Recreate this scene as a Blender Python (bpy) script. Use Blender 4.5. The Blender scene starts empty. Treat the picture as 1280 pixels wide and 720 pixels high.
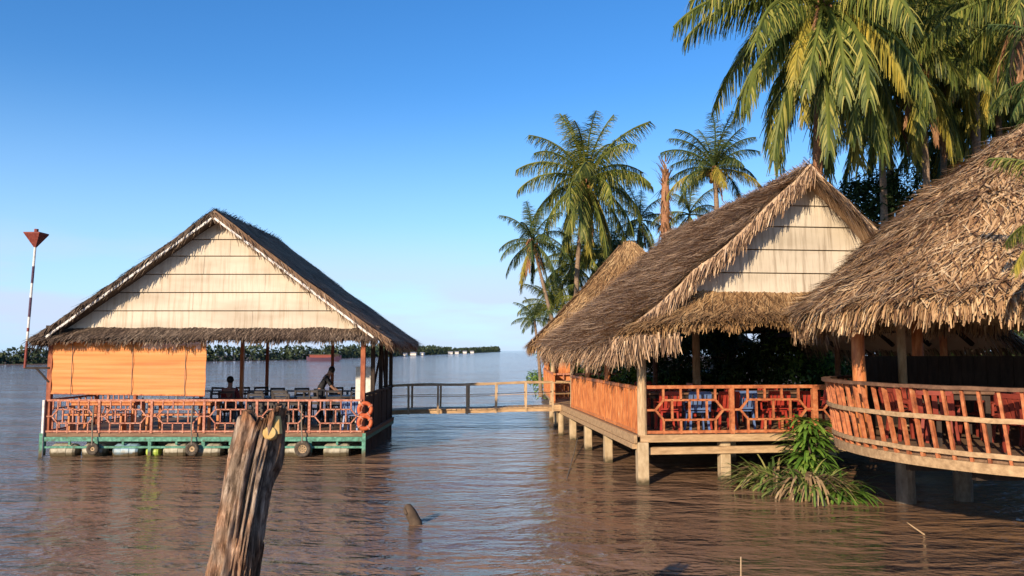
import bpy, math, random
import numpy as np
from mathutils import Vector, Matrix, noise as mnoise
random.seed(7)
S = bpy.context.scene
COL = S.collection
R = math.radians
V = Vector

# ------------------------------------------------------------------ camera
CAMH, PITCH, FPX = 2.6, R(4.65), 960.0
cam = bpy.data.cameras.new('camera'); cam_o = bpy.data.objects.new('camera', cam); COL.objects.link(cam_o)
cam.sensor_width = 36; cam.lens = 36 * FPX / 1280; cam.clip_end = 30000; cam.clip_start = .05
cam_o.location = (0, 0, CAMH); cam_o.rotation_euler = (R(90) + PITCH, 0, 0)
S.camera = cam_o

def at(px, py, Y):
    u = (px - 640) / FPX; v = (360 - py) / FPX
    k = Y / (math.cos(PITCH) - v * math.sin(PITCH))
    return V((u * k, Y, CAMH + (math.sin(PITCH) + v * math.cos(PITCH)) * k))

# ------------------------------------------------------------------ light
SUN = V((-0.80, -1.50, 0.58)).normalized()
el = math.asin(SUN.z); az = math.atan2(SUN.x, SUN.y)
sl = bpy.data.lights.new('sun', 'SUN'); so = bpy.data.objects.new('sun', sl); COL.objects.link(so)
sl.energy = 4.6; sl.angle = R(.5); sl.color = (1, .80, .57)
so.rotation_euler = SUN.to_track_quat('Z', 'Y').to_euler(); so.location = (-20, -30, 30)
W = bpy.data.worlds.new('World'); S.world = W; W.use_nodes = True
wn, wl = W.node_tree.nodes, W.node_tree.links
bg = wn['Background']; bg.inputs['Strength'].default_value = .145
sky = wn.new('ShaderNodeTexSky'); sky.sky_type = 'NISHITA'; sky.sun_disc = False
sky.sun_elevation = el; sky.sun_rotation = az; sky.altitude = 0; sky.air_density = 1.0; sky.dust_density = .3; sky.ozone_density = 3.5
hs = wn.new('ShaderNodeHueSaturation'); hs.inputs['Saturation'].default_value = 1.26; hs.inputs['Hue'].default_value = .507
wl.new(sky.outputs[0], hs.inputs['Color'])
geo = wn.new('ShaderNodeTexCoord'); sep = wn.new('ShaderNodeSeparateXYZ'); wl.new(geo.outputs['Generated'], sep.inputs[0])
mp = wn.new('ShaderNodeMapping'); mp.inputs['Scale'].default_value = (1.6, 1.6, 9); wl.new(geo.outputs['Generated'], mp.inputs[0])
nz = wn.new('ShaderNodeTexNoise'); nz.inputs['Scale'].default_value = 2.1; nz.inputs['Detail'].default_value = 5; nz.inputs['Roughness'].default_value = .5
wl.new(mp.outputs[0], nz.inputs['Vector'])
mr = wn.new('ShaderNodeMapRange'); mr.interpolation_type = 'SMOOTHSTEP'
mr.inputs[1].default_value = .38; mr.inputs[2].default_value = .60; wl.new(nz.outputs[0], mr.inputs[0])
mz = wn.new('ShaderNodeMapRange'); mz.interpolation_type = 'SMOOTHSTEP'
mz.inputs[1].default_value = .17; mz.inputs[2].default_value = .03; mz.inputs[3].default_value = 0; mz.inputs[4].default_value = 1
wl.new(sep.outputs[2], mz.inputs[0])
mm = wn.new('ShaderNodeMath'); mm.operation = 'MULTIPLY'; wl.new(mr.outputs[0], mm.inputs[0]); wl.new(mz.outputs[0], mm.inputs[1])
m8 = wn.new('ShaderNodeMath'); m8.operation = 'MULTIPLY'; m8.inputs[1].default_value = .9; wl.new(mm.outputs[0], m8.inputs[0])
mx = wn.new('ShaderNodeMix'); mx.data_type = 'RGBA'; wl.new(m8.outputs[0], mx.inputs[0]); wl.new(hs.outputs[0], mx.inputs[6])
mx.inputs[7].default_value = (3.3, 3.8, 4.9, 1)
# pale blue air low over the river
hz = wn.new('ShaderNodeMapRange'); hz.interpolation_type = 'SMOOTHSTEP'
hz.inputs[1].default_value = .34; hz.inputs[2].default_value = -.05; hz.inputs[3].default_value = 0; hz.inputs[4].default_value = .85
wl.new(sep.outputs[2], hz.inputs[0])
mh = wn.new('ShaderNodeMix'); mh.data_type = 'RGBA'; wl.new(hz.outputs[0], mh.inputs[0]); wl.new(hs.outputs[0], mh.inputs[6]); mh.inputs[7].default_value = (2.5, 4.0, 5.9, 1)
wl.new(mh.outputs[2], mx.inputs[6])
wl.new(mx.outputs[2], bg.inputs['Color'])
S.view_settings.view_transform = 'Standard'; S.view_settings.look = 'None'; S.view_settings.gamma = 1
S.view_settings.use_curve_mapping = False; S.view_settings.exposure = .47

# ------------------------------------------------------------------ materials
def nt(name):
    m = bpy.data.materials.new(name); m.use_nodes = True
    n, l = m.node_tree.nodes, m.node_tree.links
    return m, n, l, n['Principled BSDF']

def ramp(n, stops):
    r = n.new('ShaderNodeValToRGB'); e = r.color_ramp.elements
    while len(e) < len(stops): e.new(.5)
    for k, (p, c) in zip(e, stops): k.position = p; k.color = (*c, 1)
    return r

def wood(name, c1, c2, scale=(6, 6, 6), rough=.75, bump=.3, nscale=3.0, spec=.3, dist=.01, stops=None):
    """two-tone weathered surface, noise stretched along the grain"""
    m, n, l, b = nt(name)
    tc = n.new('ShaderNodeTexCoord'); mp = n.new('ShaderNodeMapping'); mp.inputs['Scale'].default_value = scale
    l.new(tc.outputs['Object'], mp.inputs[0])
    t = n.new('ShaderNodeTexNoise'); t.inputs['Scale'].default_value = nscale; t.inputs['Detail'].default_value = 6; t.inputs['Roughness'].default_value = .65
    l.new(mp.outputs[0], t.inputs['Vector'])
    r = ramp(n, stops or [(.33, c1), (.68, c2)]); l.new(t.outputs[0], r.inputs[0])
    l.new(r.outputs[0], b.inputs['Base Color']); b.inputs['Roughness'].default_value = rough
    b.inputs['Specular IOR Level'].default_value = spec
    if bump:
        bp = n.new('ShaderNodeBump'); bp.inputs['Strength'].default_value = bump; bp.inputs['Distance'].default_value = dist
        l.new(t.outputs[0], bp.inputs['Height']); l.new(bp.outputs[0], b.inputs['Normal'])
    return m

def island(name, stops, rough=.8, trans=0, patch=None, spec=.25):
    """every strand or leaf its own tint (random per island), plus large weathered patches"""
    m, n, l, b = nt(name)
    g = n.new('ShaderNodeNewGeometry'); r = ramp(n, stops); l.new(g.outputs['Random Per Island'], r.inputs[0])
    out = r.outputs[0]
    if patch:
        tc = n.new('ShaderNodeTexCoord'); t = n.new('ShaderNodeTexNoise'); t.inputs['Scale'].default_value = patch[0]; t.inputs['Detail'].default_value = 4
        l.new(tc.outputs['Object'], t.inputs['Vector'])
        r2 = ramp(n, [(.35, patch[1]), (.65, (1, 1, 1))]); l.new(t.outputs[0], r2.inputs[0])
        mi = n.new('ShaderNodeMix'); mi.data_type = 'RGBA'; mi.blend_type = 'MULTIPLY'; mi.inputs[0].default_value = 1
        l.new(out, mi.inputs[6]); l.new(r2.outputs[0], mi.inputs[7]); out = mi.outputs[2]
    l.new(out, b.inputs['Base Color']); b.inputs['Roughness'].default_value = rough; b.inputs['Specular IOR Level'].default_value = spec
    if trans:
        tr = n.new('ShaderNodeBsdfTranslucent'); l.new(out, tr.inputs[0])
        ms = n.new('ShaderNodeMixShader'); ms.inputs[0].default_value = trans
        l.new(b.outputs[0], ms.inputs[1]); l.new(tr.outputs[0], ms.inputs[2]); l.new(ms.outputs[0], n['Material Output'].inputs[0])
    return m

def panel_mat(name, c1, c2, stain, zs, board):
    """board cladding: a tone per board, vertical rain streaks"""
    m, n, l, b = nt(name)
    tc = n.new('ShaderNodeTexCoord')
    mp = n.new('ShaderNodeMapping'); mp.inputs['Scale'].default_value = (.55, 1, 1 / board); l.new(tc.outputs['Object'], mp.inputs[0])
    vor = n.new('ShaderNodeTexNoise'); vor.inputs['Scale'].default_value = .9; vor.inputs['Detail'].default_value = 3; l.new(mp.outputs[0], vor.inputs['Vector'])
    r = ramp(n, [(.34, c1), (.62, c2)]); l.new(vor.outputs[0], r.inputs[0])
    mp2 = n.new('ShaderNodeMapping'); mp2.inputs['Scale'].default_value = (7, 1, .45); l.new(tc.outputs['Object'], mp2.inputs[0])
    t = n.new('ShaderNodeTexNoise'); t.inputs['Scale'].default_value = 1.6; t.inputs['Detail'].default_value = 7; t.inputs['Roughness'].default_value = .65; l.new(mp2.outputs[0], t.inputs['Vector'])
    r2 = ramp(n, [(.28, stain), (.52, (1, 1, 1))]); l.new(t.outputs[0], r2.inputs[0])
    mi = n.new('ShaderNodeMix'); mi.data_type = 'RGBA'; mi.blend_type = 'MULTIPLY'; mi.inputs[0].default_value = .8
    l.new(r.outputs[0], mi.inputs[6]); l.new(r2.outputs[0], mi.inputs[7]); l.new(mi.outputs[2], b.inputs['Base Color'])
    b.inputs['Roughness'].default_value = .7; b.inputs['Specular IOR Level'].default_value = .2
    bp = n.new('ShaderNodeBump'); bp.inputs['Strength'].default_value = .25; bp.inputs['Distance'].default_value = .02
    l.new(vor.outputs[0], bp.inputs['Height']); l.new(bp.outputs[0], b.inputs['Normal'])
    return m

M = {}
M['thatch_dark'] = island('weathered_thatch', [(0, (.05, .034, .026)), (.5, (.15, .108, .078)), (.85, (.28, .205, .145)), (1, (.42, .33, .24))], patch=(1.1, (.55, .5, .5)))
M['thatch_brown'] = island('brown_thatch', [(0, (.11, .066, .044)), (.4, (.35, .222, .135)), (.8, (.56, .385, .235)), (1, (.74, .55, .36))], patch=(.8, (.66, .62, .6)))
M['thatch_gold'] = island('golden_thatch', [(0, (.12, .065, .03)), (.4, (.33, .20, .095)), (.8, (.50, .32, .15)), (1, (.66, .46, .24))], patch=(.9, (.62, .55, .5)))
M['thatch_red'] = island('russet_thatch', [(0, (.10, .05, .03)), (.35, (.38, .225, .115)), (.75, (.60, .40, .215)), (1, (.78, .60, .37))], patch=(1.3, (.56, .5, .47)))
M['board_cream'] = panel_mat('cream_boards', (.47, .40, .305), (.61, .535, .425), (.62, .52, .42), 1, .42)
M['board_grey'] = panel_mat('greyed_cream_boards', (.46, .395, .295), (.60, .525, .41), (.36, .30, .25), 1, .6)
M['red_wood'] = wood('red_painted_wood', (.20, .055, .03), (.40, .13, .06), (4, 4, 2))
M['rail_pink'] = wood('faded_red_paint', (.30, .10, .06), (.50, .22, .14), (6, 6, 6), bump=.15, stops=[(.3, (.22, .07, .045)), (.52, (.44, .18, .115)), (.66, (.55, .30, .21)), (.74, (.62, .50, .40))])
M['orange_wood'] = wood('orange_varnished_wood', (.38, .10, .03), (.62, .22, .07), (5, 5, 1), rough=.5, bump=.2, stops=[(.3, (.28, .08, .03)), (.5, (.52, .18, .06)), (.64, (.64, .27, .10)), (.75, (.62, .42, .25))])
M['rust_wood'] = wood('rust_brown_wood', (.26, .085, .035), (.52, .22, .09), (3, 3, 3), rough=.6, stops=[(.3, (.20, .065, .03)), (.5, (.44, .14, .055)), (.64, (.52, .21, .09)), (.78, (.58, .38, .22))])
M['pale_wood'] = wood('sun_bleached_wood', (.30, .20, .11), (.58, .42, .25), (5, 5, 1.2))
M['pale_plank'] = wood('sun_bleached_planks', (.30, .19, .10), (.56, .38, .21), (1.2, 5, 5))
M['concrete_post'] = wood('weathered_concrete', (.36, .26, .15), (.55, .43, .27), (3, 3, 1.4), rough=.9)
def tide(m, lo=.10, hi=.26):     # algae and wet mud where the river rises and falls (object z = height above the water)
    n, l = m.node_tree.nodes, m.node_tree.links; b = n['Principled BSDF']; src = b.inputs['Base Color'].links[0].from_socket
    tc = n.new('ShaderNodeTexCoord'); sp = n.new('ShaderNodeSeparateXYZ'); l.new(tc.outputs['Object'], sp.inputs[0])
    t = n.new('ShaderNodeTexNoise'); t.inputs['Scale'].default_value = 7; t.inputs['Detail'].default_value = 4; l.new(tc.outputs['Object'], t.inputs['Vector'])
    a = n.new('ShaderNodeMath'); a.operation = 'MULTIPLY_ADD'; a.inputs[1].default_value = -.22; l.new(t.outputs[0], a.inputs[0]); l.new(sp.outputs[2], a.inputs[2])
    r = n.new('ShaderNodeMapRange'); r.inputs[1].default_value = lo - .1; r.inputs[2].default_value = hi - .1; r.inputs[3].default_value = 1; r.inputs[4].default_value = 0; l.new(a.outputs[0], r.inputs[0])
    x = n.new('ShaderNodeMix'); x.data_type = 'RGBA'; l.new(r.outputs[0], x.inputs[0]); l.new(src, x.inputs[6]); x.inputs[7].default_value = (.085, .065, .035, 1); l.new(x.outputs[2], b.inputs['Base Color'])
tide(M['concrete_post'], .03, .15)
M['concrete_shaded'] = wood('shaded_concrete', (.09, .07, .055), (.2, .165, .13), (3, 3, 1.4), rough=.8)  # shade under the round deck, put into the colour of its piles
M['brown_wood'] = wood('brown_wood', (.10, .05, .03), (.22, .12, .07), (3, 3, 3))
M['dark_wood'] = wood('dark_wood', (.018, .012, .01), (.05, .033, .025), (4, 4, 1))
M['deck'] = wood('deck_planks', (.13, .075, .045), (.27, .165, .10), (1, 8, 8))
M['white_paint'] = wood('chipped_white_paint', (.55, .52, .48), (.8, .78, .74), (4, 4, 4), bump=.05)
M['green_paint'] = wood('green_painted_steel', (.04, .16, .11), (.12, .34, .24), (4, 4, 4), rough=.6, stops=[(.3, (.10, .07, .045)), (.42, (.05, .17, .12)), (.62, (.12, .32, .23)), (.75, (.28, .42, .34))])
M['blue_paint'] = wood('faded_blue_paint', (.09, .14, .2), (.2, .27, .36), (4, 4, 4), rough=.5)
M['cream_plastic'] = wood('cream_plastic', (.26, .23, .16), (.46, .42, .31), (2, 2, 2), rough=.45, bump=.05)
M['blue_plastic'] = wood('blue_plastic', (.14, .26, .34), (.28, .40, .46), (2, 2, 2), rough=.4, bump=.05)
M['lime_plastic'] = wood('lime_plastic', (.30, .42, .05), (.45, .55, .12), (2, 2, 2), rough=.4, bump=.05)
M['rubber'] = wood('tyre_rubber', (.03, .025, .02), (.12, .095, .07), (6, 6, 6), rough=.8)
M['rope'] = wood('grey_rope', (.12, .10, .08), (.28, .24, .18), (20, 20, 20))
M['buoy_orange'] = wood('orange_foam', (.45, .085, .03), (.62, .16, .06), (3, 3, 3), rough=.5, bump=.05)
M['chair_red'] = wood('red_plastic', (.30, .028, .02), (.42, .055, .035), (2, 2, 2), rough=.35, bump=0, spec=.5)
M['chair_maroon'] = wood('dull_red_plastic', (.17, .028, .02), (.28, .05, .03), (2, 2, 2), rough=.5, bump=0)
M['chair_blue'] = wood('light_blue_plastic', (.06, .12, .30), (.13, .2, .38), (2, 2, 2), rough=.35, bump=0, spec=.5)
M['chair_dark'] = wood('dark_stained_wood', (.02, .016, .016), (.06, .05, .048), (2, 2, 2), rough=.5)
M['marker_red'] = wood('rusty_red_paint', (.16, .03, .025), (.28, .07, .05), (6, 6, 6), rough=.6)
M['marker_violet'] = wood('faded_violet_paint', (.06, .03, .06), (.13, .08, .12), (6, 6, 6))
M['skin'] = wood('skin', (.28, .15, .10), (.34, .19, .13), (3, 3, 3), rough=.55, bump=0)
M['hair'] = wood('black_hair', (.008, .007, .006), (.02, .018, .016), (8, 8, 8), rough=.5)
M['shirt_maroon'] = wood('maroon_cloth', (.13, .02, .022), (.20, .04, .04), (4, 4, 4), bump=.2)
M['shirt_black'] = wood('black_cloth', (.012, .012, .014), (.03, .03, .033), (4, 4, 4), bump=.2)
M['trouser'] = wood('dark_trousers', (.02, .022, .03), (.04, .042, .055), (4, 4, 4), bump=.2)
M['cloth_white'] = wood('white_cloth', (.55, .54, .5), (.75, .74, .7), (4, 4, 4), bump=.1)
M['bark_palm'] = wood('palm_bark', (.13, .09, .062), (.36, .25, .17), (3, 3, 9), rough=.9, bump=.6)
M['bark_rust'] = wood('rusty_palm_bark', (.20, .085, .045), (.42, .22, .12), (3, 3, 9), rough=.9, bump=.6)
M['bark_dark'] = wood('dark_bark', (.05, .035, .025), (.13, .09, .06), (3, 3, 3), rough=.9, bump=.6)
M['coconut'] = wood('coconut_husk', (.42, .17, .05), (.55, .26, .08), (3, 3, 3), rough=.5, bump=.1)
M['frond'] = island('palm_leaflets', [(0, (.036, .058, .015)), (.4, (.11, .15, .03)), (.75, (.24, .27, .052)), (1, (.50, .44, .11))], rough=.5, trans=.38, spec=.3)
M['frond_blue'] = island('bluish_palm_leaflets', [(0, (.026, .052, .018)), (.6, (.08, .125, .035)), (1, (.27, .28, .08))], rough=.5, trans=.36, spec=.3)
M['frond_yellow'] = island('yellowing_leaflets', [(0, (.14, .13, .025)), (.5, (.32, .28, .045)), (1, (.55, .42, .07))], rough=.5, trans=.3)
M['frond_dead'] = island('dead_leaflets', [(0, (.11, .05, .025)), (.6, (.27, .14, .07)), (1, (.42, .26, .14))], rough=.9)
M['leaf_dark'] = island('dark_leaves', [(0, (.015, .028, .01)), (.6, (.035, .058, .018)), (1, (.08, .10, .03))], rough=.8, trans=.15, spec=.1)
M['leaf_mid'] = island('mid_green_leaves', [(0, (.02, .045, .012)), (.6, (.05, .095, .022)), (1, (.11, .16, .04))], rough=.5, trans=.25)
M['leaf_bright'] = island('bright_green_leaves', [(0, (.06, .14, .02)), (.6, (.14, .27, .04)), (1, (.26, .38, .07))], rough=.4, trans=.3, spec=.5)
M['strap_leaf'] = island('strap_leaves', [(0, (.05, .09, .025)), (.45, (.17, .26, .06)), (.75, (.34, .38, .11)), (1, (.36, .27, .12))], rough=.6, trans=.2)
M['dead_leaf'] = island('withered_leaves', [(0, (.10, .06, .035)), (.6, (.26, .17, .09)), (1, (.42, .31, .18))], rough=.9)
M['far_leaf'] = island('far_foliage', [(0, (.018, .03, .016)), (.6, (.035, .055, .026)), (1, (.07, .09, .04))], rough=.7)
M['mud'] = wood('bank_mud', (.07, .045, .028), (.16, .11, .07), (.6, .6, .6), rough=.9, bump=.5, dist=.05)
tide(M['cream_plastic'], .06, .16); tide(M['blue_plastic'], .06, .16); tide(M['green_paint'], .06, .2)
M['roof_tin'] = wood('grey_tin', (.30, .30, .31), (.45, .45, .46), (1, 1, 1), rough=.5)
M['cut_wood'] = wood('fresh_cut_wood', (.52, .33, .11), (.68, .48, .20), (8, 8, 8), rough=.8)

def blind_mat():
    m, n, l, b = nt('orange_bamboo_blind')
    tc = n.new('ShaderNodeTexCoord'); mp = n.new('ShaderNodeMapping'); mp.inputs['Scale'].default_value = (.25, 1, 9); l.new(tc.outputs['Object'], mp.inputs[0])
    t = n.new('ShaderNodeTexNoise'); t.inputs['Scale'].default_value = 1.6; t.inputs['Detail'].default_value = 5; l.new(mp.outputs[0], t.inputs['Vector'])
    r = ramp(n, [(.3, (.62, .20, .04)), (.5, (.80, .30, .075)), (.7, (.84, .38, .12))]); l.new(t.outputs[0], r.inputs[0])
    l.new(r.outputs[0], b.inputs['Base Color']); b.inputs['Roughness'].default_value = .6
    tr = n.new('ShaderNodeBsdfTranslucent'); l.new(r.outputs[0], tr.inputs[0])
    ms = n.new('ShaderNodeMixShader'); ms.inputs[0].default_value = .2
    l.new(b.outputs[0], ms.inputs[1]); l.new(tr.outputs[0], ms.inputs[2]); l.new(ms.outputs[0], n['Material Output'].inputs[0])
    return m
M['blind'] = blind_mat()

def bark_mat():
    m, n, l, b = nt('weathered_driftwood')
    tc = n.new('ShaderNodeTexCoord')
    mp = n.new('ShaderNodeMapping'); mp.inputs['Scale'].default_value = (15, 15, 4.0); l.new(tc.outputs['Object'], mp.inputs[0])
    t = n.new('ShaderNodeTexNoise'); t.inputs['Scale'].default_value = 2.2; t.inputs['Detail'].default_value = 9; t.inputs['Roughness'].default_value = .7; t.inputs['Distortion'].default_value = .6
    l.new(mp.outputs[0], t.inputs['Vector'])
    r = ramp(n, [(.30, (.03, .02, .015)), (.43, (.14, .10, .074)), (.56, (.31, .235, .18)), (.72, (.60, .49, .39))]); l.new(t.outputs[0], r.inputs[0])
    t2 = n.new('ShaderNodeTexNoise'); t2.inputs['Scale'].default_value = 4.5; t2.inputs['Detail'].default_value = 4; l.new(tc.outputs['Object'], t2.inputs['Vector'])
    r2 = ramp(n, [(.46, (1, 1, 1)), (.64, (1.0, .66, .46))]); l.new(t2.outputs[0], r2.inputs[0])
    mi = n.new('ShaderNodeMix'); mi.data_type = 'RGBA'; mi.blend_type = 'MULTIPLY'; mi.inputs[0].default_value = 1
    l.new(r.outputs[0], mi.inputs[6]); l.new(r2.outputs[0], mi.inputs[7]); l.new(mi.outputs[2], b.inputs['Base Color'])
    b.inputs['Roughness'].default_value = .85; b.inputs['Specular IOR Level'].default_value = .2
    bp = n.new('ShaderNodeBump'); bp.inputs['Strength'].default_value = .9; bp.inputs['Distance'].default_value = .012
    l.new(t.outputs[0], bp.inputs['Height']); l.new(bp.outputs[0], b.inputs['Normal'])
    return m
M['stump'] = bark_mat()

def water_mat():
    m, n, l, b = nt('muddy_river')
    tc = n.new('ShaderNodeTexCoord')
    def nzz(scale, rot, sc, det, dist=0.0):
        mp = n.new('ShaderNodeMapping'); mp.inputs['Scale'].default_value = scale; mp.inputs['Rotation'].default_value = (0, 0, R(rot)); l.new(tc.outputs['Object'], mp.inputs[0])
        t = n.new('ShaderNodeTexNoise'); t.inputs['Scale'].default_value = sc; t.inputs['Detail'].default_value = det; t.inputs['Roughness'].default_value = .5; t.inputs['Distortion'].default_value = dist
        l.new(mp.outputs[0], t.inputs['Vector']); return t.outputs[0]
    a = nzz((.75, 1.5, 1), 5, 1.15, 2, .5)
    c = nzz((.85, 1.5, 1), -9, 3.4, 3, .4)
    d = nzz((.08, .2, 1), 0, 1, 2)
    r = ramp(n, [(.3, (.16, .094, .055)), (.7, (.235, .142, .086))]); l.new(d, r.inputs[0])
    l.new(r.outputs[0], b.inputs['Base Color'])
    b.inputs['Roughness'].default_value = .07; b.inputs['IOR'].default_value = 1.33
    e = nzz((1.0, 1.5, 1), 20, 8.5, 3, .2)
    mu0 = n.new('ShaderNodeMath'); mu0.operation = 'MULTIPLY_ADD'; mu0.inputs[1].default_value = .16; l.new(e, mu0.inputs[0])
    mu1 = n.new('ShaderNodeMath'); mu1.operation = 'MULTIPLY'; mu1.inputs[1].default_value = 1.0; l.new(a, mu1.inputs[0]); l.new(mu1.outputs[0], mu0.inputs[2])
    mu2 = n.new('ShaderNodeMath'); mu2.operation = 'MULTIPLY_ADD'; mu2.inputs[1].default_value = .42; l.new(c, mu2.inputs[0]); l.new(mu0.outputs[0], mu2.inputs[2])
    g = nzz((.5, 1.2, 1), 12, .42, 2, .5)
    mu = n.new('ShaderNodeMath'); mu.operation = 'MULTIPLY_ADD'; mu.inputs[1].default_value = 1.3; l.new(g, mu.inputs[0]); l.new(mu2.outputs[0], mu.inputs[2])
    bp = n.new('ShaderNodeBump'); bp.inputs['Strength'].default_value = 1.0; bp.inputs['Distance'].default_value = .26
    l.new(mu.outputs[0], bp.inputs['Height']); l.new(bp.outputs[0], b.inputs['Normal'])
    pt_ = nzz((.10, .24, 1), 8, 1, 3, 1.2)      # calm and ruffled patches
    pm = n.new('ShaderNodeMapRange'); pm.inputs[1].default_value = .36; pm.inputs[2].default_value = .62; pm.inputs[3].default_value = .42; pm.inputs[4].default_value = 1.0
    l.new(pt_, pm.inputs[0]); l.new(pm.outputs[0], bp.inputs['Strength'])
    return m
M['water'] = water_mat()

# ------------------------------------------------------------------ mesh builder
class MB:
    def __init__(s): s.v = []; s.f = []
    def add(s, vs, fs):
        k = len(s.v); s.v += [tuple(p) for p in vs]; s.f += [tuple(i + k for i in f) for f in fs]; return s
    def hexa(s, p):   # 4 bottom + 4 top
        return s.add(p, [(3, 2, 1, 0), (4, 5, 6, 7), (0, 1, 5, 4), (1, 2, 6, 5), (2, 3, 7, 6), (3, 0, 4, 7)])
    def box(s, x0, x1, y0, y1, z0, z1):
        return s.hexa([(x0, y0, z0), (x1, y0, z0), (x1, y1, z0), (x0, y1, z0), (x0, y0, z1), (x1, y0, z1), (x1, y1, z1), (x0, y1, z1)])
    def bar(s, a, b, w, h=None, up=(0, 0, 1)):
        a = V(a); b = V(b); h = h or w; d = (b - a).normalized(); up = V(up)
        if abs(d.dot(up)) > .95: up = V((0, 1, 0))
        x = d.cross(up).normalized() * w / 2; y = x.cross(d).normalized() * h / 2
        return s.hexa([a - x - y, a + x - y, a + x + y, a - x + y, b - x - y, b + x - y, b + x + y, b - x + y])
    def tube(s, pts, rad, n=8, cap=True):
        pts = [V(p) for p in pts]; k0 = len(s.v)
        if not isinstance(rad, (list, tuple)): rad = [rad] * len(pts)
        x = None
        for i, p in enumerate(pts):
            d = (pts[min(i + 1, len(pts) - 1)] - pts[max(i - 1, 0)]).normalized()
            if x is None: x = d.orthogonal().normalized()
            x = (x - d * x.dot(d)).normalized(); y = d.cross(x)
            for j in range(n):
                t = 2 * math.pi * j / n; s.v.append(tuple(p + (x * math.cos(t) + y * math.sin(t)) * rad[i]))
        for i in range(len(pts) - 1):
            for j in range(n):
                a = k0 + i * n + j; b = k0 + i * n + (j + 1) % n; s.f.append((a, b, b + n, a + n))
        if cap:
            s.f.append(tuple(k0 + j for j in reversed(range(n)))); e = k0 + (len(pts) - 1) * n; s.f.append(tuple(e + j for j in range(n)))
        return s
    def ball(s, c, r, nu=10, nv=6, sc=(1, 1, 1)):
        c = V(c); k0 = len(s.v)
        for i in range(nv + 1):
            th = math.pi * i / nv
            for j in range(nu):
                ph = 2 * math.pi * j / nu
                s.v.append((c.x + r * sc[0] * math.sin(th) * math.cos(ph), c.y + r * sc[1] * math.sin(th) * math.sin(ph), c.z + r * sc[2] * math.cos(th)))
        for i in range(nv):
            for j in range(nu):
                a = k0 + i * nu + j; b = k0 + i * nu + (j + 1) % nu; s.f.append((a, a + nu, b + nu, b))
        return s
    def torus(s, c, R_, r, axis='y', nu=24, nv=8):
        k0 = len(s.v); c = V(c)
        for i in range(nu):
            t = 2 * math.pi * i / nu
            for j in range(nv):
                p = 2 * math.pi * j / nv; q = R_ + r * math.cos(p); h = r * math.sin(p)
                d = {'y': (q * math.cos(t), h, q * math.sin(t)), 'x': (h, q * math.cos(t), q * math.sin(t)), 'z': (q * math.cos(t), q * math.sin(t), h)}[axis]
                s.v.append(tuple(c + V(d)))
        for i in range(nu):
            for j in range(nv):
                a = k0 + i * nv + j; b = k0 + i * nv + (j + 1) % nv; e = k0 + ((i + 1) % nu) * nv + j; f = k0 + ((i + 1) % nu) * nv + (j + 1) % nv
                s.f.append((a, b, f, e))
        return s
    def blade(s, p, d, n, ln, w, lift=0, droop=0, seg=2):
        """a narrow leaf or straw from p along d, facing n"""
        sd = d.cross(n).normalized(); k0 = len(s.v); q = V(p); dd = V(d)
        for i in range(seg + 1):
            t = i / seg; ww = w * (1 - .75 * t) if i else w * .8
            s.v.append(tuple(q - sd * ww / 2)); s.v.append(tuple(q + sd * ww / 2))
            dd = (dd + n * lift / seg + V((0, 0, -droop / seg))).normalized(); q = q + dd * ln / seg
        for i in range(seg):
            a = k0 + 2 * i; s.f.append((a, a + 1, a + 3, a + 2))
        return s
    def build(s, name, m, parent=None, smooth=False, bevel=0):
        me = bpy.data.meshes.new(name); me.from_pydata(s.v, [], s.f); me.materials.append(m if not isinstance(m, str) else M[m])
        if smooth: me.polygons.foreach_set('use_smooth', [True] * len(me.polygons))
        o = bpy.data.objects.new(name, me); COL.objects.link(o); o.parent = parent
        if bevel:
            b = o.modifiers.new('bevel', 'BEVEL'); b.width = bevel; b.segments = 2
        return o

def thing(name, label, cat, loc=(0, 0, 0), rz=0, group=None):
    o = bpy.data.objects.new(name, None); COL.objects.link(o); o.location = loc; o.rotation_euler = (0, 0, rz); o.empty_display_size = .2
    o['label'] = label; o['category'] = cat
    if group: o['group'] = group
    return o
def tag(o, label, cat, group=None):
    o['label'] = label; o['category'] = cat
    if group: o['group'] = group
    return o
def structure(o): o['kind'] = 'structure'; return o
def children(o): return [c for c in COL.objects if c.parent == o]
def dup(o, loc, rz, label=None, group=None, sc=None):
    c = o.copy(); COL.objects.link(c); c.location = loc; c.rotation_euler = (0, 0, rz)
    if label: c['label'] = label
    if group: c['group'] = group
    if sc: c.scale = (sc, sc, sc)
    for ch in children(o):
        d = ch.copy(); COL.objects.link(d); d.parent = c
    return c
def rn(a, b): return random.uniform(a, b)

# ------------------------------------------------------------------ water and land
wm = MB()
def ring(r0, r1, n=48):
    pass
wm.add([(-9000, -300, 0), (9000, -300, 0), (9000, 14000, 0), (-9000, 14000, 0)], [(0, 1, 2, 3)])
structure(wm.build('river_water', 'water'))
# river bed under the water, so that the ground is one sheet to the horizon
bed = MB(); bed.add([(-9000, -300, -2.5), (9000, -300, -2.5), (9000, 14000, -2.5), (-9000, 14000, -2.5)], [(0, 1, 2, 3)])
structure(bed.build('river_bed', 'mud'))
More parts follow.
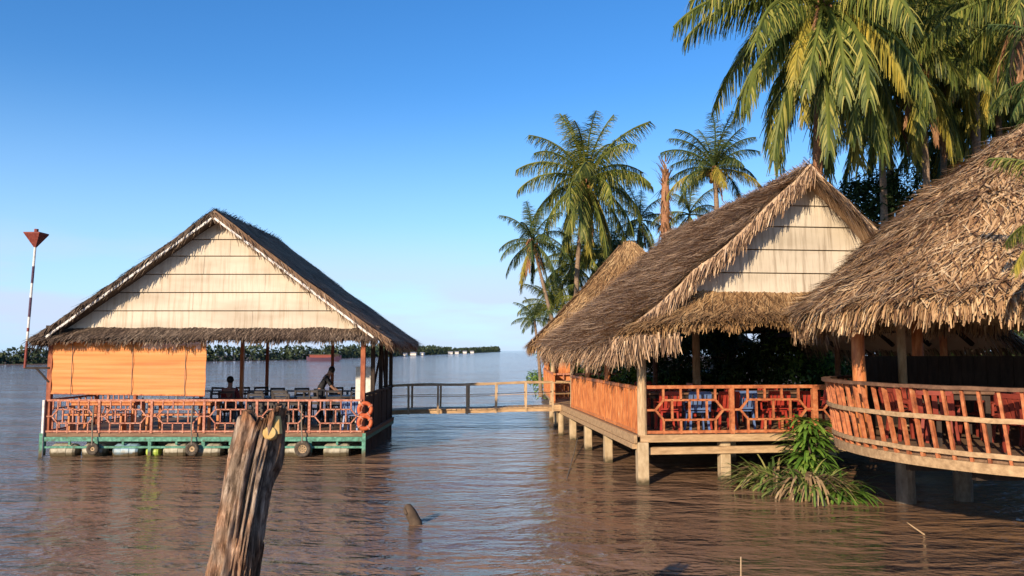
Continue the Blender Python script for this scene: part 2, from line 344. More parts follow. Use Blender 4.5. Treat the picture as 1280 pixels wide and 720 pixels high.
# right bank
edge = [(60, 15), (20, 16.5), (12, 17.8), (7, 19.2), (4.2, 21.5), (3.2, 24.5), (2.7, 27), (1.9, 30), (1.5, 34), (1.6, 42), (2.6, 60), (9, 120), (60, 260)]
bank = MB(); rows = [(-1.2, -.6), (-.3, -.15), (.3, .12), (1.1, .45), (3, .7), (8, .85)]
ctr = V((60, 60))
def off(p, k):
    d = (V((30, 45)) - V(p)).normalized(); return (p[0] + d.x * k, p[1] + d.y * k)
fine = []
for a, b in zip(edge[:-1], edge[1:]):
    for k in range(6): fine.append((a[0] + (b[0] - a[0]) * k / 6, a[1] + (b[1] - a[1]) * k / 6))
fine.append(edge[-1])
n = len(fine)
for o_, z in rows:
    for p in fine:
        q = off(p, o_); bank.v.append((q[0], q[1], z + .12 * mnoise.noise(V((q[0] * .8, q[1] * .8, 0)))))
for i in range(len(rows) - 1):
    for j in range(n - 1):
        a = i * n + j; bank.f.append((a, a + 1, a + 1 + n, a + n))
k = len(bank.v); bank.v.append((150, 130, .9)); b0 = (len(rows) - 1) * n
for j in range(n - 1): bank.f.append((b0 + j, b0 + j + 1, k))
structure(bank.build('river_bank', 'mud', smooth=True))
# far shore
fs = [(-260, 128), (-100, 133), (0, 141), (60, 146), (150, 160), (250, 178), (350, 205), (430, 255), (500, 360), (560, 560), (600, 900), (622, 1500)]
fp = [((px - 640) / FPX * Y, Y) for px, Y in fs]
fb = MB()
for x, y in fp: fb.v.append((x * .985, y * .985, -.3))
for x, y in fp: fb.v.append((x, y, .06))
for (x, y) in fp: fb.v.append((x * 1.3 - 40, y * 1.3 + 60, .6))
n = len(fp)
for i in range(2):
    for j in range(n - 1):
        a = i * n + j; fb.f.append((a, a + 1, a + 1 + n, a + n))
structure(fb.build('far_shore', 'mud'))
ft = MB()
for i in range(len(fp) - 1):
    a = V(fp[i]); b = V(fp[i + 1]); L = (b - a).length; y0 = (a.y + b.y) / 2
    cnt = int(min(60, 12 + L / 3))
    for k in range(cnt):
        p = a.lerp(b, (k + rn(0, 1)) / cnt); p = p * rn(1.0, 1.06)
        pxh = 19 - 12.5 * max(0, min(1, (p.y - 140) / 500)); h = pxh * p.y / FPX * rn(.62, 1.12)
        w = h * rn(.8, 1.5)
        for q in range(55):
            r = rn(0, 1) ** .5; t = rn(0, 6.28); z = rn(0.04, 1)
            wr = w * .5 * (1 - .75 * max(0, z - .35) ** 1.3)
            c = V((p.x + math.cos(t) * r * wr * 1.3, p.y + math.sin(t) * r * wr, z * h))
            nn = V((rn(-1, 1), rn(-1, .2), rn(-.2, 1))).normalized(); d = nn.orthogonal().normalized()
            d.rotate(Matrix.Rotation(rn(0, 6.28), 3, nn)); s_ = h * rn(.10, .2)
            e = nn.cross(d); ft.add([c - d * s_, c - e * s_ * .6, c + d * s_, c + e * s_ * .6], [(0, 1, 2, 3)])
o = ft.build('far_treeline', 'far_leaf'); o['kind'] = 'stuff'
# bank cover
bc = MB()
for i in range(5200):
    k = random.randrange(len(fine) - 1); p = off(fine[k], rn(.6, 9)); p = V((p[0] + rn(-.6, .6), p[1] + rn(-.4, .4), .35))
    if p.y > 75 or p.x > 32: continue
    d = V((rn(-1, 1), rn(-1, 1), rn(.5, 2))).normalized(); bc.blade(p, d, d.orthogonal().normalized(), rn(.2, .7), rn(.02, .06), droop=.8)
o = bc.build('bank_grass', 'leaf_dark'); o['kind'] = 'stuff'

# ------------------------------------------------------------------ thatch
def thatch(surf, n, ln, w, th=.14, nu=14, nv=8, lift=(.0, .22), yaw=.25, fringe=0, fl=(.2, .45), edges=(), en=0, efl=None, seg=2, off=.02, bl=1.0):
    """surf(u,v): v=0 ridge, v=1 eave.  base shell + straw laid down the slope + ragged eave fringe + ragged rakes"""
    mb = MB(); e = 1e-3
    def frame(u, v):
        p = surf(u, v); du = surf(min(1, u + e), v) - surf(max(0, u - e), v); dv = surf(u, min(1, v + e)) - surf(u, max(0, v - e))
        if du.length < 1e-7: du = surf(min(1, u + e), 1) - surf(max(0, u - e), 1)
        d = dv.normalized(); nn = d.cross(du).normalized()
        if nn.z < 0: nn = -nn
        return p, d, nn, du.normalized()
    g = [[frame(i / nu, j / nv) for i in range(nu + 1)] for j in range(nv + 1)]
    k0 = len(mb.v); ns = (nu + 1) * (nv + 1)
    for row in g:
        for p, d, nn, t in row: mb.v.append(tuple(p))
    for row in g:
        for p, d, nn, t in row: mb.v.append(tuple(p - nn * th))
    ix = lambda i, j, k=0: k0 + k * ns + j * (nu + 1) + i
    for j in range(nv):
        for i in range(nu):
            mb.f.append((ix(i, j), ix(i, j + 1), ix(i + 1, j + 1), ix(i + 1, j))); mb.f.append((ix(i, j, 1), ix(i + 1, j, 1), ix(i + 1, j + 1, 1), ix(i, j + 1, 1)))
    for i in range(nu): mb.f.append((ix(i, nv), ix(i, nv, 1), ix(i + 1, nv, 1), ix(i + 1, nv)))
    for j in range(nv):
        mb.f.append((ix(0, j), ix(0, j, 1), ix(0, j + 1, 1), ix(0, j + 1))); mb.f.append((ix(nu, j), ix(nu, j + 1), ix(nu, j + 1, 1), ix(nu, j, 1)))
    # width per v for area weighting
    wid = [(surf(1, j / 8) - surf(0, j / 8)).length + (surf(.5, j / 8) - surf(0, j / 8)).length + .02 for j in range(9)]
    mw = max(wid); cnt = 0
    while cnt < n:
        u = random.random(); v = random.random()
        if random.random() > wid[int(v * 8.999)] / mw: continue
        cnt += 1
        p, d, nn, t = frame(u, v); L = rn(*ln) * bl
        dd = (d + t * random.gauss(0, yaw)).normalized()
        mb.blade(p + nn * rn(0, off) - dd * L * .3, dd, nn, L, rn(*w), lift=rn(*lift), droop=rn(0, .35), seg=seg)
    for k in range(fringe):
        u = random.random(); p, d, nn, t = frame(u, 1)
        clump = .65 + .7 * mnoise.noise(V((u * 23, p.x, p.y * .7))) ; L = rn(*fl) * max(.35, clump + .35)
        dd = (d + t * random.gauss(0, .3) + V((0, 0, -rn(0, .9)))).normalized()
        mb.blade(p - nn * rn(0, th) - d * rn(0, .12), dd, (nn + t * rn(-.6, .6)).normalized(), L, rn(*w) * 1.15, droop=rn(.2, 1.4), seg=2)
    for s_ in edges:     # ragged rake: u = 0 or 1, straw hanging over the gable
        for k in range(en):
            v = random.random(); p, d, nn, t = frame(s_, v); o_ = -t if s_ == 0 else t
            dd = (d * rn(.5, 1.1) + o_ * rn(0.0, .8) + V((0, 0, -rn(0, .7)))).normalized()
            mb.blade(p - nn * rn(0, th) + o_ * rn(-.1, .03), dd, (nn + o_ * rn(0, 1)).normalized(), rn(*(efl or fl)) * rn(.6, 1.3), rn(*w) * 1.1, droop=rn(.1, 1.0), seg=2)
    return mb
def bilin(a, b, c, d, sag=0):   # a,b ridge (u=0,1)  c,d eave (u=0,1)
    a, b, c, d = map(V, (a, b, c, d))
    def f(u, v):
        p = a.lerp(b, u).lerp(c.lerp(d, u), v)
        if sag: p = p + V((0, 0, -sag * math.sin(math.pi * v)))
        return p + V((0, 0, .035 * mnoise.noise(p * 1.7)))
    return f

# ------------------------------------------------------------------ fretwork railing along a local segment
def fret(mb, a, b, z0, z1, bays, t=.04, horiz=True, post=.06, hexes=True):
    a = V((*a, 0)); b = V((*b, 0)); d = (b - a); L = d.length; d.normalize()
    P = lambda s, z: a + d * s + V((0, 0, z))
    mb.bar(P(0, z1), P(L, z1), t * 1.3, t * 1.3); mb.bar(P(0, z0 + .04), P(L, z0 + .04), t * 1.1, t * 1.1)
    H = z1 - z0; bl = L / bays; za, zb = z0 + H * .30, z0 + H * .72; zm = (za + zb) / 2
    for k in range(bays):
        s0 = k * bl; s1 = s0 + bl
        if k: mb.bar(P(s0, z0), P(s0, z1), post, post)
        m0, m1 = s0 + bl * .10, s1 - bl * .10; c = (zb - za) * .42; tt = t * .8
        mb.bar(P(s0, zm), P(m0, zm), tt); mb.bar(P(m1, zm), P(s1, zm), tt)
        mb.bar(P(m0 + c, zb), P(m1 - c, zb), tt); mb.bar(P(m0 + c, za), P(m1 - c, za), tt)
        for (x, q) in ((m0, 1), (m1, -1)):
            mb.bar(P(x, zm), P(x + q * c, zb), tt); mb.bar(P(x, zm), P(x + q * c, za), tt)
        for j in range(4):
            x = m0 + c + (m1 - m0 - 2 * c) * j / 3
            mb.bar(P(x, zb), P(x, z1), tt); mb.bar(P(x, z0), P(x, za), tt)
        for j in range(3):
            x = m0 + c + (m1 - m0 - 2 * c) * (j + .5) / 3; mb.bar(P(x, za), P(x, zb), tt)
    return mb
def pickets(mb, a, b, z0, z1, n, t=.05):
    a = V((*a, 0)); b = V((*b, 0))
    mb.bar(a + V((0, 0, z1)), b + V((0, 0, z1)), t * 1.5, t * 1.2); mb.bar(a + V((0, 0, z0 + .05)), b + V((0, 0, z0 + .05)), t, t)
    for i in range(n):
        p = a.lerp(b, (i + .5) / n); mb.bar(p + V((0, 0, z0)), p + V((rn(-.015, .015), rn(-.015, .015), z1)), t * rn(.8, 1.2), t * .6)
    return mb

# ================================================================== FLOATING PAVILION (left)
AX, AY = -7.4, 19.25
A = thing('floating_pavilion', 'floating pavilion with dark thatched gable roof, cream boarded gable and faded red railings', 'pavilion', (AX, AY, 0))
xl, xr, yb, dz, rt = -4.16, 3.74, 4.5, .57, 1.37
MB().box(xl - .05, xr + .05, -.06, yb, dz - .09, dz).build('deck', 'deck', A)
g = MB()
g.box(xl, xr, -.10, -.02, dz - .20, dz - .095)
for x in np.linspace(xl, xr, 7):
    g.box(x - .04, x + .04, -.09, -.01, .02, dz - .205); g.box(x - .04, x + .04, .0, yb, dz - .19, dz - .10)
g.box(xl, xr, -.085, -.03, .20, .25)
g.box(xl - .06, xl + .02, -.14, -.11, -.5, dz); g.box(xr - .02, xr + .06, -.14, -.11, -.5, dz)
for x in np.linspace(xl + .65, xr - .65, 6): g.bar((x, -.06, dz - .2), (x, -.06, .28), .05)
g.build('base_frame', 'green_paint', A)
MB().box(xl + .1, xr - .1, yb - .2, yb - .1, -.2, dz - .1).build('rear_skirt', 'dark_wood', A)
# floats under the deck
bx = [(-4.0, .62, 'cream_plastic'), (-3.2, .5, 'cream_plastic'), (-2.45, .62, 'blue_plastic'), (-1.65, .30, 'lime_plastic'), (-1.2, .55, 'cream_plastic'), (-.42, .62, 'cream_plastic'),
      (.4, .62, 'cream_plastic'), (1.15, .5, 'cream_plastic'), (1.8, .55, 'cream_plastic'), (2.75, .62, 'cream_plastic')]
for x, w, m in bx:
    r = .2 if w > .4 else .13
    f = MB(); x0 = x; x1 = x + w
    f.tube([(x0, .1, .10), (x0 + .05, .1, .10), (x0 + .06, .1, .10), (x0 + w * .33, .1, .10), (x0 + w * .36, .1, .1), (x0 + w * .66, .1, .1), (x0 + w * .69, .1, .1), (x1 - .05, .1, .10), (x1, .1, .10)],
           [r * .8, r * .95, r, r, r * 1.05, r * 1.05, r, r * .97, r * .8], 16)
    f.build('float_drum', m, A, smooth=False)
f = MB()
for x in np.arange(xl + .3, xr - .5, .95):
    for y in (1.6, 3.2): f.tube([(x, y, .1), (x + .85, y, .1)], .26, 12)
f.build('inner_floats', 'cream_plastic', A)
# posts
for (x, y, w, m) in [(xl + .06, 0, .11, 'red_wood'), (xr - .05, 0, .11, 'red_wood'), (-.1, 2.2, .09, 'orange_wood'), (xl + .06, 2.2, .09, 'red_wood'), (xl + .06, yb - .1, .1, 'red_wood'),
                     (xr - .05, 1.35, .1, 'dark_wood'), (xr - .05, 2.6, .1, 'dark_wood'), (xr - .05, 3.5, .1, 'dark_wood'), (xr - .05, yb - .1, .1, 'dark_wood'), (-.1, yb - .1, .08, 'red_wood'), (-2.1, yb - .1, .08, 'red_wood'), (1.9, yb - .1, .08, 'red_wood')]:
    MB().bar((x, y, dz), (x, y, 3.02), w, w).build('post', m, A)
MB().bar((xl + .0, -.11, .0), (xl + .0, -.11, 1.38), .05).build('post', 'white_paint', A)
b_ = MB()
for y in (0, yb - .1): b_.bar((xl - .1, y, 3.06), (xr + .1, y, 3.06), .1, .12)
for x in (xl + .06, xr - .05): b_.bar((x, -.2, 3.17), (x, yb + .1, 3.17), .1, .1)
for y in np.linspace(.3, yb, 5):
    for s_ in (-1, 1): b_.bar((0, y, 5.75), (s_ * 4.2, y, 2.78), .07, .09)
b_.build('roof_frame', 'dark_wood', A)
fr = MB(); fret(fr, (xl + .06, -.07), (xr - .05, -.07), dz, rt, 6, .038, post=.06); fr.build('railing', 'rail_pink', A)
fr = MB(); fret(fr, (xl + .06, yb - .18), (xr - .05, yb - .18), dz, rt, 6, .038); fr.build('railing', 'blue_paint', A)
fr = MB(); fret(fr, (xl, 0), (xl, yb - .1), dz, rt, 3, .038); fr.build('railing', 'rail_pink', A)
# right side: dark boarded half wall down to the water
sw = MB()
for i in range(26):
    y = .06 + i * (yb - .1) / 26; h = 1.45 + rn(-.03, .03); sw.box(xr - .06 + rn(0, .012), xr - .02 + rn(0, .012), y, y + (yb - .1) / 26 - .012, -.15, h)
sw.bar((xr - .02, .0, 1.5), (xr - .02, yb, 1.5), .07, .06)
sw.bar((xr - .02, 1.2, 1.5), (xr + .05, 2.2, 2.8), .05); sw.bar((xr - .02, 3.2, 1.5), (xr, 2.4, 2.9), .05)
sw.build('side_wall', 'dark_wood', A)
cb = MB(); cb.box(xr - .62, xr - .2, 1.9, 2.2, dz, 2.15); cb.build('cabinet', 'cloth_white', A, bevel=.01)
# gable: lapped boards
gw = MB(); gz0, gz1, gh = 3.12, 5.86, 3.92; nb = 6
zs = [gz0, 3.60, 4.06, 4.52, 4.98, 5.4, gz1]
for i in range(6):
    z0, z1 = zs[i], zs[i + 1] - .022; w0 = gh * (gz1 - z0) / (gz1 - gz0); w1 = gh * (gz1 - z1) / (gz1 - gz0)
    joints = sorted([-w0] + [x for x in [(-2.1, .9), (-.6, 2.3), (-1.4, 1.2), (-.35, 1.6), (.3,), (0,)][i] if abs(x) < w1 * .9] + [w0])
    for a, b in zip(joints[:-1], joints[1:]):
        a1 = -w1 if a == -w0 else a; b1 = w1 if b == w0 else b; y0 = -.03 + rn(-.004, .004); y1 = y0 + .028
        gw.hexa([(a + .003, y0 - .014, z0), (b - .003, y0 - .014, z0), (b - .003, .05, z0), (a + .003, .05, z0), (a1 + .003, y1 - .014, z1), (b1 - .003, y1 - .014, z1), (b1 - .003, .05, z1), (a1 + .003, .05, z1)])
gw.build('gable_wall', 'board_cream', A)
bk = MB(); bk.hexa([(-gh, .055, gz0), (gh, .055, gz0), (gh, .09, gz0), (-gh, .09, gz0), (-.05, .055, gz1), (.05, .055, gz1), (.05, .09, gz1), (-.05, .09, gz1)]); bk.build('gable_backing', 'brown_wood', A)
# roof slopes
rz_, ez, ew, y0, y1 = 6.10, 2.84, 4.45, -.42, 5.1
thatch(bilin((0, y1, rz_), (0, y0, rz_), (-ew, y1, ez), (-ew, y0, ez), .05), 7500, (.25, .6), (.02, .045), th=.17, fringe=700, fl=(.10, .28), edges=(1,), en=700, efl=(.12, .3), lift=(-.05, .25), yaw=.22).build('roof_slope', 'thatch_dark', A)
thatch(bilin((0, y0, rz_), (0, y1, rz_), (ew, y0, ez), (ew, y1, ez), .05), 9500, (.25, .6), (.02, .045), th=.17, fringe=700, fl=(.10, .28), edges=(1, 0), en=800, efl=(.12, .3), lift=(-.05, .25), yaw=.22).build('roof_slope', 'thatch_brown', A)
rc = MB()
for i in range(900):
    p = V((rn(-.05, .05), rn(y0, y1), rz_ + rn(-.02, .06))); s_ = random.choice((-1, 1)); d = V((s_ * .8, rn(-.3, .3), -.6)).normalized()
    rc.blade(p, d, V((s_ * .6, 0, .8)).normalized(), rn(.2, .45), rn(.02, .04), droop=.3)
rc.build('ridge_cap', 'thatch_dark', A)
bb = MB()
for s_ in (-1, 1):
    bb.bar((0 + s_ * .04, y0 - .005, rz_ - .24), (s_ * 4.02, y0 - .005, rz_ - .24 - (4.02) * (rz_ - ez) / ew), .05, .075 if s_ > 0 else .04, up=(0, 1, 0))
bb.build('barge_board', 'white_paint', A)
sk = thatch(bilin((-4.1, -.02, 3.16), (4.05, -.02, 3.16), (-4.3, -.42, 2.93), (4.1, -.42, 2.93), 0), 5200, (.18, .42), (.018, .038), th=.1, fringe=1900, fl=(.06, .2), lift=(-.05, .25), yaw=.3)
sk.build('thatch_skirt', 'thatch_dark', A)

# blind hanging under the skirt
B1 = thing('bamboo_blind', 'long orange bamboo blind let down under the eave of the floating pavilion', 'blind', (AX, AY, 0))
m = MB(); x0, x1 = xl + .12, -.22; nsl = 46; zt, zbm = 2.96, 1.50
for i in range(nsl):
    z = zbm + (zt - zbm) * i / nsl; dzl = (zt - zbm) / nsl
    tl = .06 * (1 - i / nsl)
    pts = [V((x0 + (x1 - x0) * k / 8, .06 + .015 * math.sin(k * 1.3 + i * .35), z + tl * (1 - k / 8))) for k in range(9)]
    for a, b in zip(pts[:-1], pts[1:]): m.hexa([a, b, b + V((0, .012, 0)), a + V((0, .012, 0)), a + V((0, 0, dzl * .93)), b + V((0, 0, dzl * .93)), b + V((0, .012, dzl * .93)), a + V((0, .012, dzl * .93))])
m.v = [(x, y - .10, z) for x, y, z in m.v]; m.build('slat_curtain', 'blind', B1)
m = MB(); m.tube([(x0, -.04, zbm + .04), (x1, -.04, zbm - .02)], .022, 8); m.build('bottom_roll', 'orange_wood', B1)
for x in (x0 + .5, x0 + 2.0, x1 - .5): m = MB(); m.tube([(x, -.065, zt), (x, -.07, zbm - .03)], .008, 5); m.build('pull_cord', 'rope', B1)

# tyres hung at the waterline
def tyre(x, label, r=.20):
    t = thing('tyre', label, 'tyre', (AX + x, AY - .22, .20), 0, 'tyres hung on the floating pavilion')
    m = MB(); m.torus((0, 0, 0), r, .045, 'y', 24, 10); m.torus((0, .0, 0), r - .03, .036, 'y', 24, 8); m.build('tread', 'rubber', t, smooth=True)
    m = MB(); m.torus((0, 0, 0), r - .065, .015, 'y', 20, 6)
    for k in range(4): a = k * math.pi / 4 + .3; m.bar((math.cos(a) * (r - .065), 0, math.sin(a) * (r - .065)), (-math.cos(a) * (r - .065), 0, -math.sin(a) * (r - .065)), .022)
    m.build('wheel_rim', 'pale_wood', t)
    m = MB(); m.tube([(0, -.04, r - .02), (-.05, .03, .62), (-.07, .10, 1.06)], .018, 6); m.build('rope', 'rope', t)
tyre(2.28, 'black tyre on a pale spoked wheel, hung nearest the right corner of the floating pavilion', .16)
tyre(-.42, 'muddy tyre hung by a rope just left of the leaning timber, below the pavilion deck', .125)
tyre(-2.85, 'small tyre hung beside the blue float drum under the pavilion', .11)
# lifebuoys
for k, (y, z, lb) in enumerate([(-.20, 1.16, 'orange lifebuoy hung highest on the corner post of the floating pavilion'), (-.2, .84, 'orange lifebuoy hung lower on the pavilion corner post, above the deck edge')]):
    t = thing('lifebuoy', lb, 'lifebuoy', (AX + xr + .05, AY + y, z), R(12), 'lifebuoys on the corner post')
    m = MB(); m.torus((0, 0, 0), .15, .05, 'y', 24, 10); m.build('ring', 'buoy_orange', t, smooth=True)
    for j in range(4):
        a = j * math.pi / 2 + .6
        m = MB(); m.bar((math.cos(a) * .09, 0, math.sin(a) * .09), (math.cos(a) * .206, 0, math.sin(a) * .206), .03, .108, up=(0, 1, 0)); m.build('grab_band', 'rail_pink', t)

# channel marker on a bracket
K = thing('channel_marker', 'striped pole topped by a rusty red downward cone, bracketed to the pavilion corner', 'channel marker', (AX + xl - .55, AY - .12, 0))
pt = at(44, 309, AY - .12); pb = at(31, 460, AY - .12)
l = lambda p: V(p) - V(K.location)
m = MB(); m.tube([l(pb), l(pt)], .028, 10); m.build('pole', 'white_paint', K)
for f0, f1, mt in ((0, .22, 'marker_red'), (.42, .58, 'marker_violet'), (.70, .84, 'marker_violet'), (.3, .33, 'marker_red')):
    m = MB(); m.tube([l(pb.lerp(pt, f0)), l(pb.lerp(pt, f1))], .031, 10); m.build('painted_band', mt, K)
m = MB(); q = l(pt); m.tube([q + V((0, 0, -.02)), q + V((.01, 0, .33)), q + V((.01, 0, .36))], [.02, .28, .285], 4); m.tube([q + V((.01, 0, .36)), q + V((.01, 0, .46))], .05, 8); m.build('cone', 'marker_red', K)
m = MB(); e = V((xl + .06 + AX, AY - .05, pb.z)); m.bar(l(pb), l(e), .05); m.bar(l(e + V((0, 0, -.35))), l(pb.lerp(e, .45)), .04); m.build('bracket', 'dark_wood', K)

# ------------------------------------------------------------------ furniture
def make_chair(name, label, mt, group, loc, rz, plastic=True):
    t = thing(name, label, 'chair', loc, rz, group)
    m = MB(); m.box(-.21, .21, -.2, .2, .42, .45); m.build('seat', mt, t, bevel=.012)
    m = MB()
    if plastic:
        for i in range(5):
            a = -.2 + i * .1; m.hexa([(a - .035, .19, .5), (a + .035, .19, .5), (a + .035, .21, .5), (a - .035, .21, .5), (a - .035, .27, .84), (a + .035, .27, .84), (a + .035, .29, .84), (a - .035, .29, .84)])
        m.bar((-.24, .28, .86), (.24, .28, .86), .03, .07); m.bar((-.235, .2, .45), (-.235, .285, .86), .035, .04); m.bar((.235, .2, .45), (.235, .285, .86), .035, .04); m.bar((-.22, .2, .5), (.22, .2, .5), .025, .04)
    else:
        m.bar((-.19, .2, .45), (-.19, .26, .95), .04); m.bar((.19, .2, .45), (.19, .26, .95), .04)
        for z in (.6, .75, .92): m.bar((-.19, .215 + (z - .45) * .1, z), (.19, .215 + (z - .45) * .1, z), .025, .06)
    m.build('backrest', mt, t)
    for sx in (-1, 1):
        for sy in (-1, 1):
            m = MB(); m.bar((sx * .18, sy * .17, .42), (sx * .215, sy * .215, 0), .045, .04); m.build('leg', mt, t)
        if plastic:
            m = MB(); m.bar((sx * .235, -.18, .64), (sx * .235, .22, .66), .045, .025); m.bar((sx * .235, -.18, .64), (sx * .22, -.19, .44), .035, .03); m.build('armrest', mt, t)
    return t
def make_table(name, label, group, loc, rz, L=1.5, Wd=.75, top='brown_wood', leg='dark_wood'):
    t = thing(name, label, 'table', loc, rz, group)
    m = MB(); m.box(-L / 2, L / 2, -Wd / 2, Wd / 2, .71, .75); m.build('tabletop', top, t, bevel=.008)
    m = MB(); m.box(-L / 2 + .06, L / 2 - .06, -Wd / 2 + .05, Wd / 2 - .05, .63, .708); m.build('apron', leg, t)
    for sx in (-1, 1):
        for sy in (-1, 1):
            m = MB(); m.bar((sx * (L / 2 - .09), sy * (Wd / 2 - .08), 0), (sx * (L / 2 - .09), sy * (Wd / 2 - .08), .63), .06); m.build('leg', leg, t)
    return t
z_ = dz + .001
tA = make_table('long_table', 'long orange varnished table behind the railing, below the bamboo blind', 'orange tables under the blind', (AX - 3.0, AY + .75, z_), 0, 1.7, .75, 'orange_wood', 'orange_wood')
dup(tA, (AX - 1.05, AY + .75, z_), 0, 'long orange varnished table behind the railing, right of the one below the blind')
def bench(x, y, label):
    t = thing('bench', label, 'bench', (AX + x, AY + y, z_), 0, 'benches at the orange tables')
    m = MB(); m.box(-.8, .8, -.15, .15, .41, .45); m.build('seat', 'orange_wood', t, bevel=.006)
    for sx in (-1, 1):
        m = MB(); m.box(sx * .65 - .03, sx * .65 + .03, -.12, .12, 0, .405); m.build('leg', 'orange_wood', t)
bench(-3.0, .22, 'low orange bench right behind the pavilion railing below the blind'); bench(-1.05, .22, 'low orange bench right behind the railing, left of the leaning timber')
tD = make_table('dark_table', 'dark wooden table beside the person in maroon in the pavilion', 'dark tables in the pavilion', (AX + .9, AY + 2.3, z_), 0, 1.4, .8, 'chair_dark', 'chair_dark')
dup(tD, (AX + 2.3, AY + 2.7, z_), R(8), 'dark wooden table the stooping person leans over'); dup(tD, (AX + 1.4, AY + .9, z_), 0, 'dark wooden table right behind the railing, right of the leaning timber')
gA = 'dark chairs in the pavilion'
lA = 'dark slat back chair at a dark table in the floating pavilion'
cA = make_chair('wooden_chair', lA, 'chair_dark', gA, (AX + .55, AY + 1.65, z_), R(180), False)
for (x, y, r) in [(1.2, 1.65, 180), (.6, 2.95, 0), (1.35, 2.95, 10), (1.95, 2.05, 175), (2.55, 2.0, 185), (2.2, 3.4, 0), (2.8, 3.35, -10), (1.0, .35, 180), (1.65, .38, 175), (1.1, 1.45, 0), (1.75, 1.5, 8), (3.15, 2.5, -90), (2.9, 1.2, -80), (0.05, 3.6, 30), (-.6, 3.5, 0), (-1.4, 3.4, -20)]:
    dup(cA, (AX + x, AY + y, z_), R(r))
cl = make_chair('garden_chair', 'light blue plastic chair by the corner post with the lifebuoys', 'chair_blue', 'light blue chairs', (AX + 3.35, AY + .5, z_), R(170))

# ------------------------------------------------------------------ people
def skin_mesh(name, pts, edges, rad, mt, parent, sub=1):
    me = bpy.data.meshes.new(name); me.from_pydata([tuple(p) for p in pts], edges, []); me.materials.append(M[mt])
    o = bpy.data.objects.new(name, me); COL.objects.link(o); o.parent = parent
    o.modifiers.new('skin', 'SKIN').use_smooth_shade = True
    for i, r in enumerate(rad):
        rr = r if isinstance(r, tuple) else (r, r); me.skin_vertices[0].data[i].radius = rr
    me.skin_vertices[0].data[0].use_root = True
    s_ = o.modifiers.new('sub', 'SUBSURF'); s_.levels = 2; s_.render_levels = 2
    return o
def person(label, loc, rz, J, shirt, trouser):
    t = thing('person', label, 'person', loc, rz)
    names = list(J); ix = {n_: i for i, n_ in enumerate(names)}
    E = [('pelvis', 'waist'), ('waist', 'chest'), ('chest', 'neck'), ('neck', 'head'), ('head', 'crown')]
    for s_ in 'lr': E += [('chest', 'sh' + s_), ('sh' + s_, 'el' + s_), ('el' + s_, 'wr' + s_), ('wr' + s_, 'ha' + s_), ('pelvis', 'hip' + s_), ('hip' + s_, 'kn' + s_), ('kn' + s_, 'an' + s_), ('an' + s_, 'toe' + s_)]
    RD = dict(pelvis=(.13, .10), waist=(.125, .09), chest=(.15, .10), neck=.052, head=(.075, .09), crown=(.06, .07), sh=.055, el=.04, wr=.028, ha=.032, hip=.082, kn=.055, an=.038, toe=.035)
    rad = [RD.get(n_, RD.get(n_[:-1])) for n_ in names]
    order = sorted(range(len(names)), key=lambda i: names[i] != 'pelvis')
    names = [names[i] for i in order]; ix = {n_: i for i, n_ in enumerate(names)}; rad = [rad[i] for i in order]
    skin_mesh('body', [J[n_] for n_ in names], [(ix[a], ix[b]) for a, b in E], rad, 'skin', t)
    # five fingers on each hand
    m = MB()
    for s_ in 'lr':
        h = V(J['ha' + s_]); w = V(J['wr' + s_]); d = (h - w).normalized(); sd = d.cross(V((0, 0, 1)));  sd = sd.normalized() if sd.length > .1 else V((1, 0, 0))
        for k, ln in enumerate((.055, .068, .072, .062)):
            p = h + sd * (.024 - k * .016); m.tube([p, p + d * ln * .55, p + d * ln + V((0, 0, -.018))], [.009, .0085, .007], 6)
        m.tube([w + sd * .02 + d * .03, w + sd * .05 + d * .06, w + sd * .045 + d * .09], [.011, .01, .008], 6)
    m.build('fingers', 'skin', t, smooth=True)
    def sub(keep, grow, name, mt):
        kk = [n_ for n_ in keep]; i2 = {n_: i for i, n_ in enumerate(kk)}
        rr = []
        for n_ in kk:
            r = RD.get(n_, RD.get(n_[:-1])); r = r if isinstance(r, tuple) else (r, r); rr.append((r[0] * grow + .006, r[1] * grow + .006))
        skin_mesh(name, [J[n_] for n_ in kk], [(i2[a], i2[b]) for a, b in E if a in i2 and b in i2], rr, mt, t)
    sub(['pelvis', 'waist', 'chest', 'shl', 'ell', 'shr', 'elr'], 1.10, 'shirt', shirt)
    sub(['pelvis', 'hipl', 'knl', 'anl', 'hipr', 'knr', 'anr'], 1.10, 'trousers', trouser)
    c = V(J['crown']); h = V(J['head']); up = (c - h).normalized()
    m = MB(); m.ball(h + up * .055 + V((0, .018, 0)), .108, 12, 8, (.86, 1.0, .95)); m.build('hair', 'hair', t, smooth=True)
    m = MB(); fc = h + V((0, -.088, .0)); m.hexa([fc + V(q) for q in ((-.014, -.02, -.02), (.014, -.02, -.02), (.014, .02, -.02), (-.014, .02, -.02), (-.006, -.004, .03), (.006, -.004, .03), (.006, .02, .03), (-.006, .02, .03))]); m.build('nose', 'skin', t)
    return t
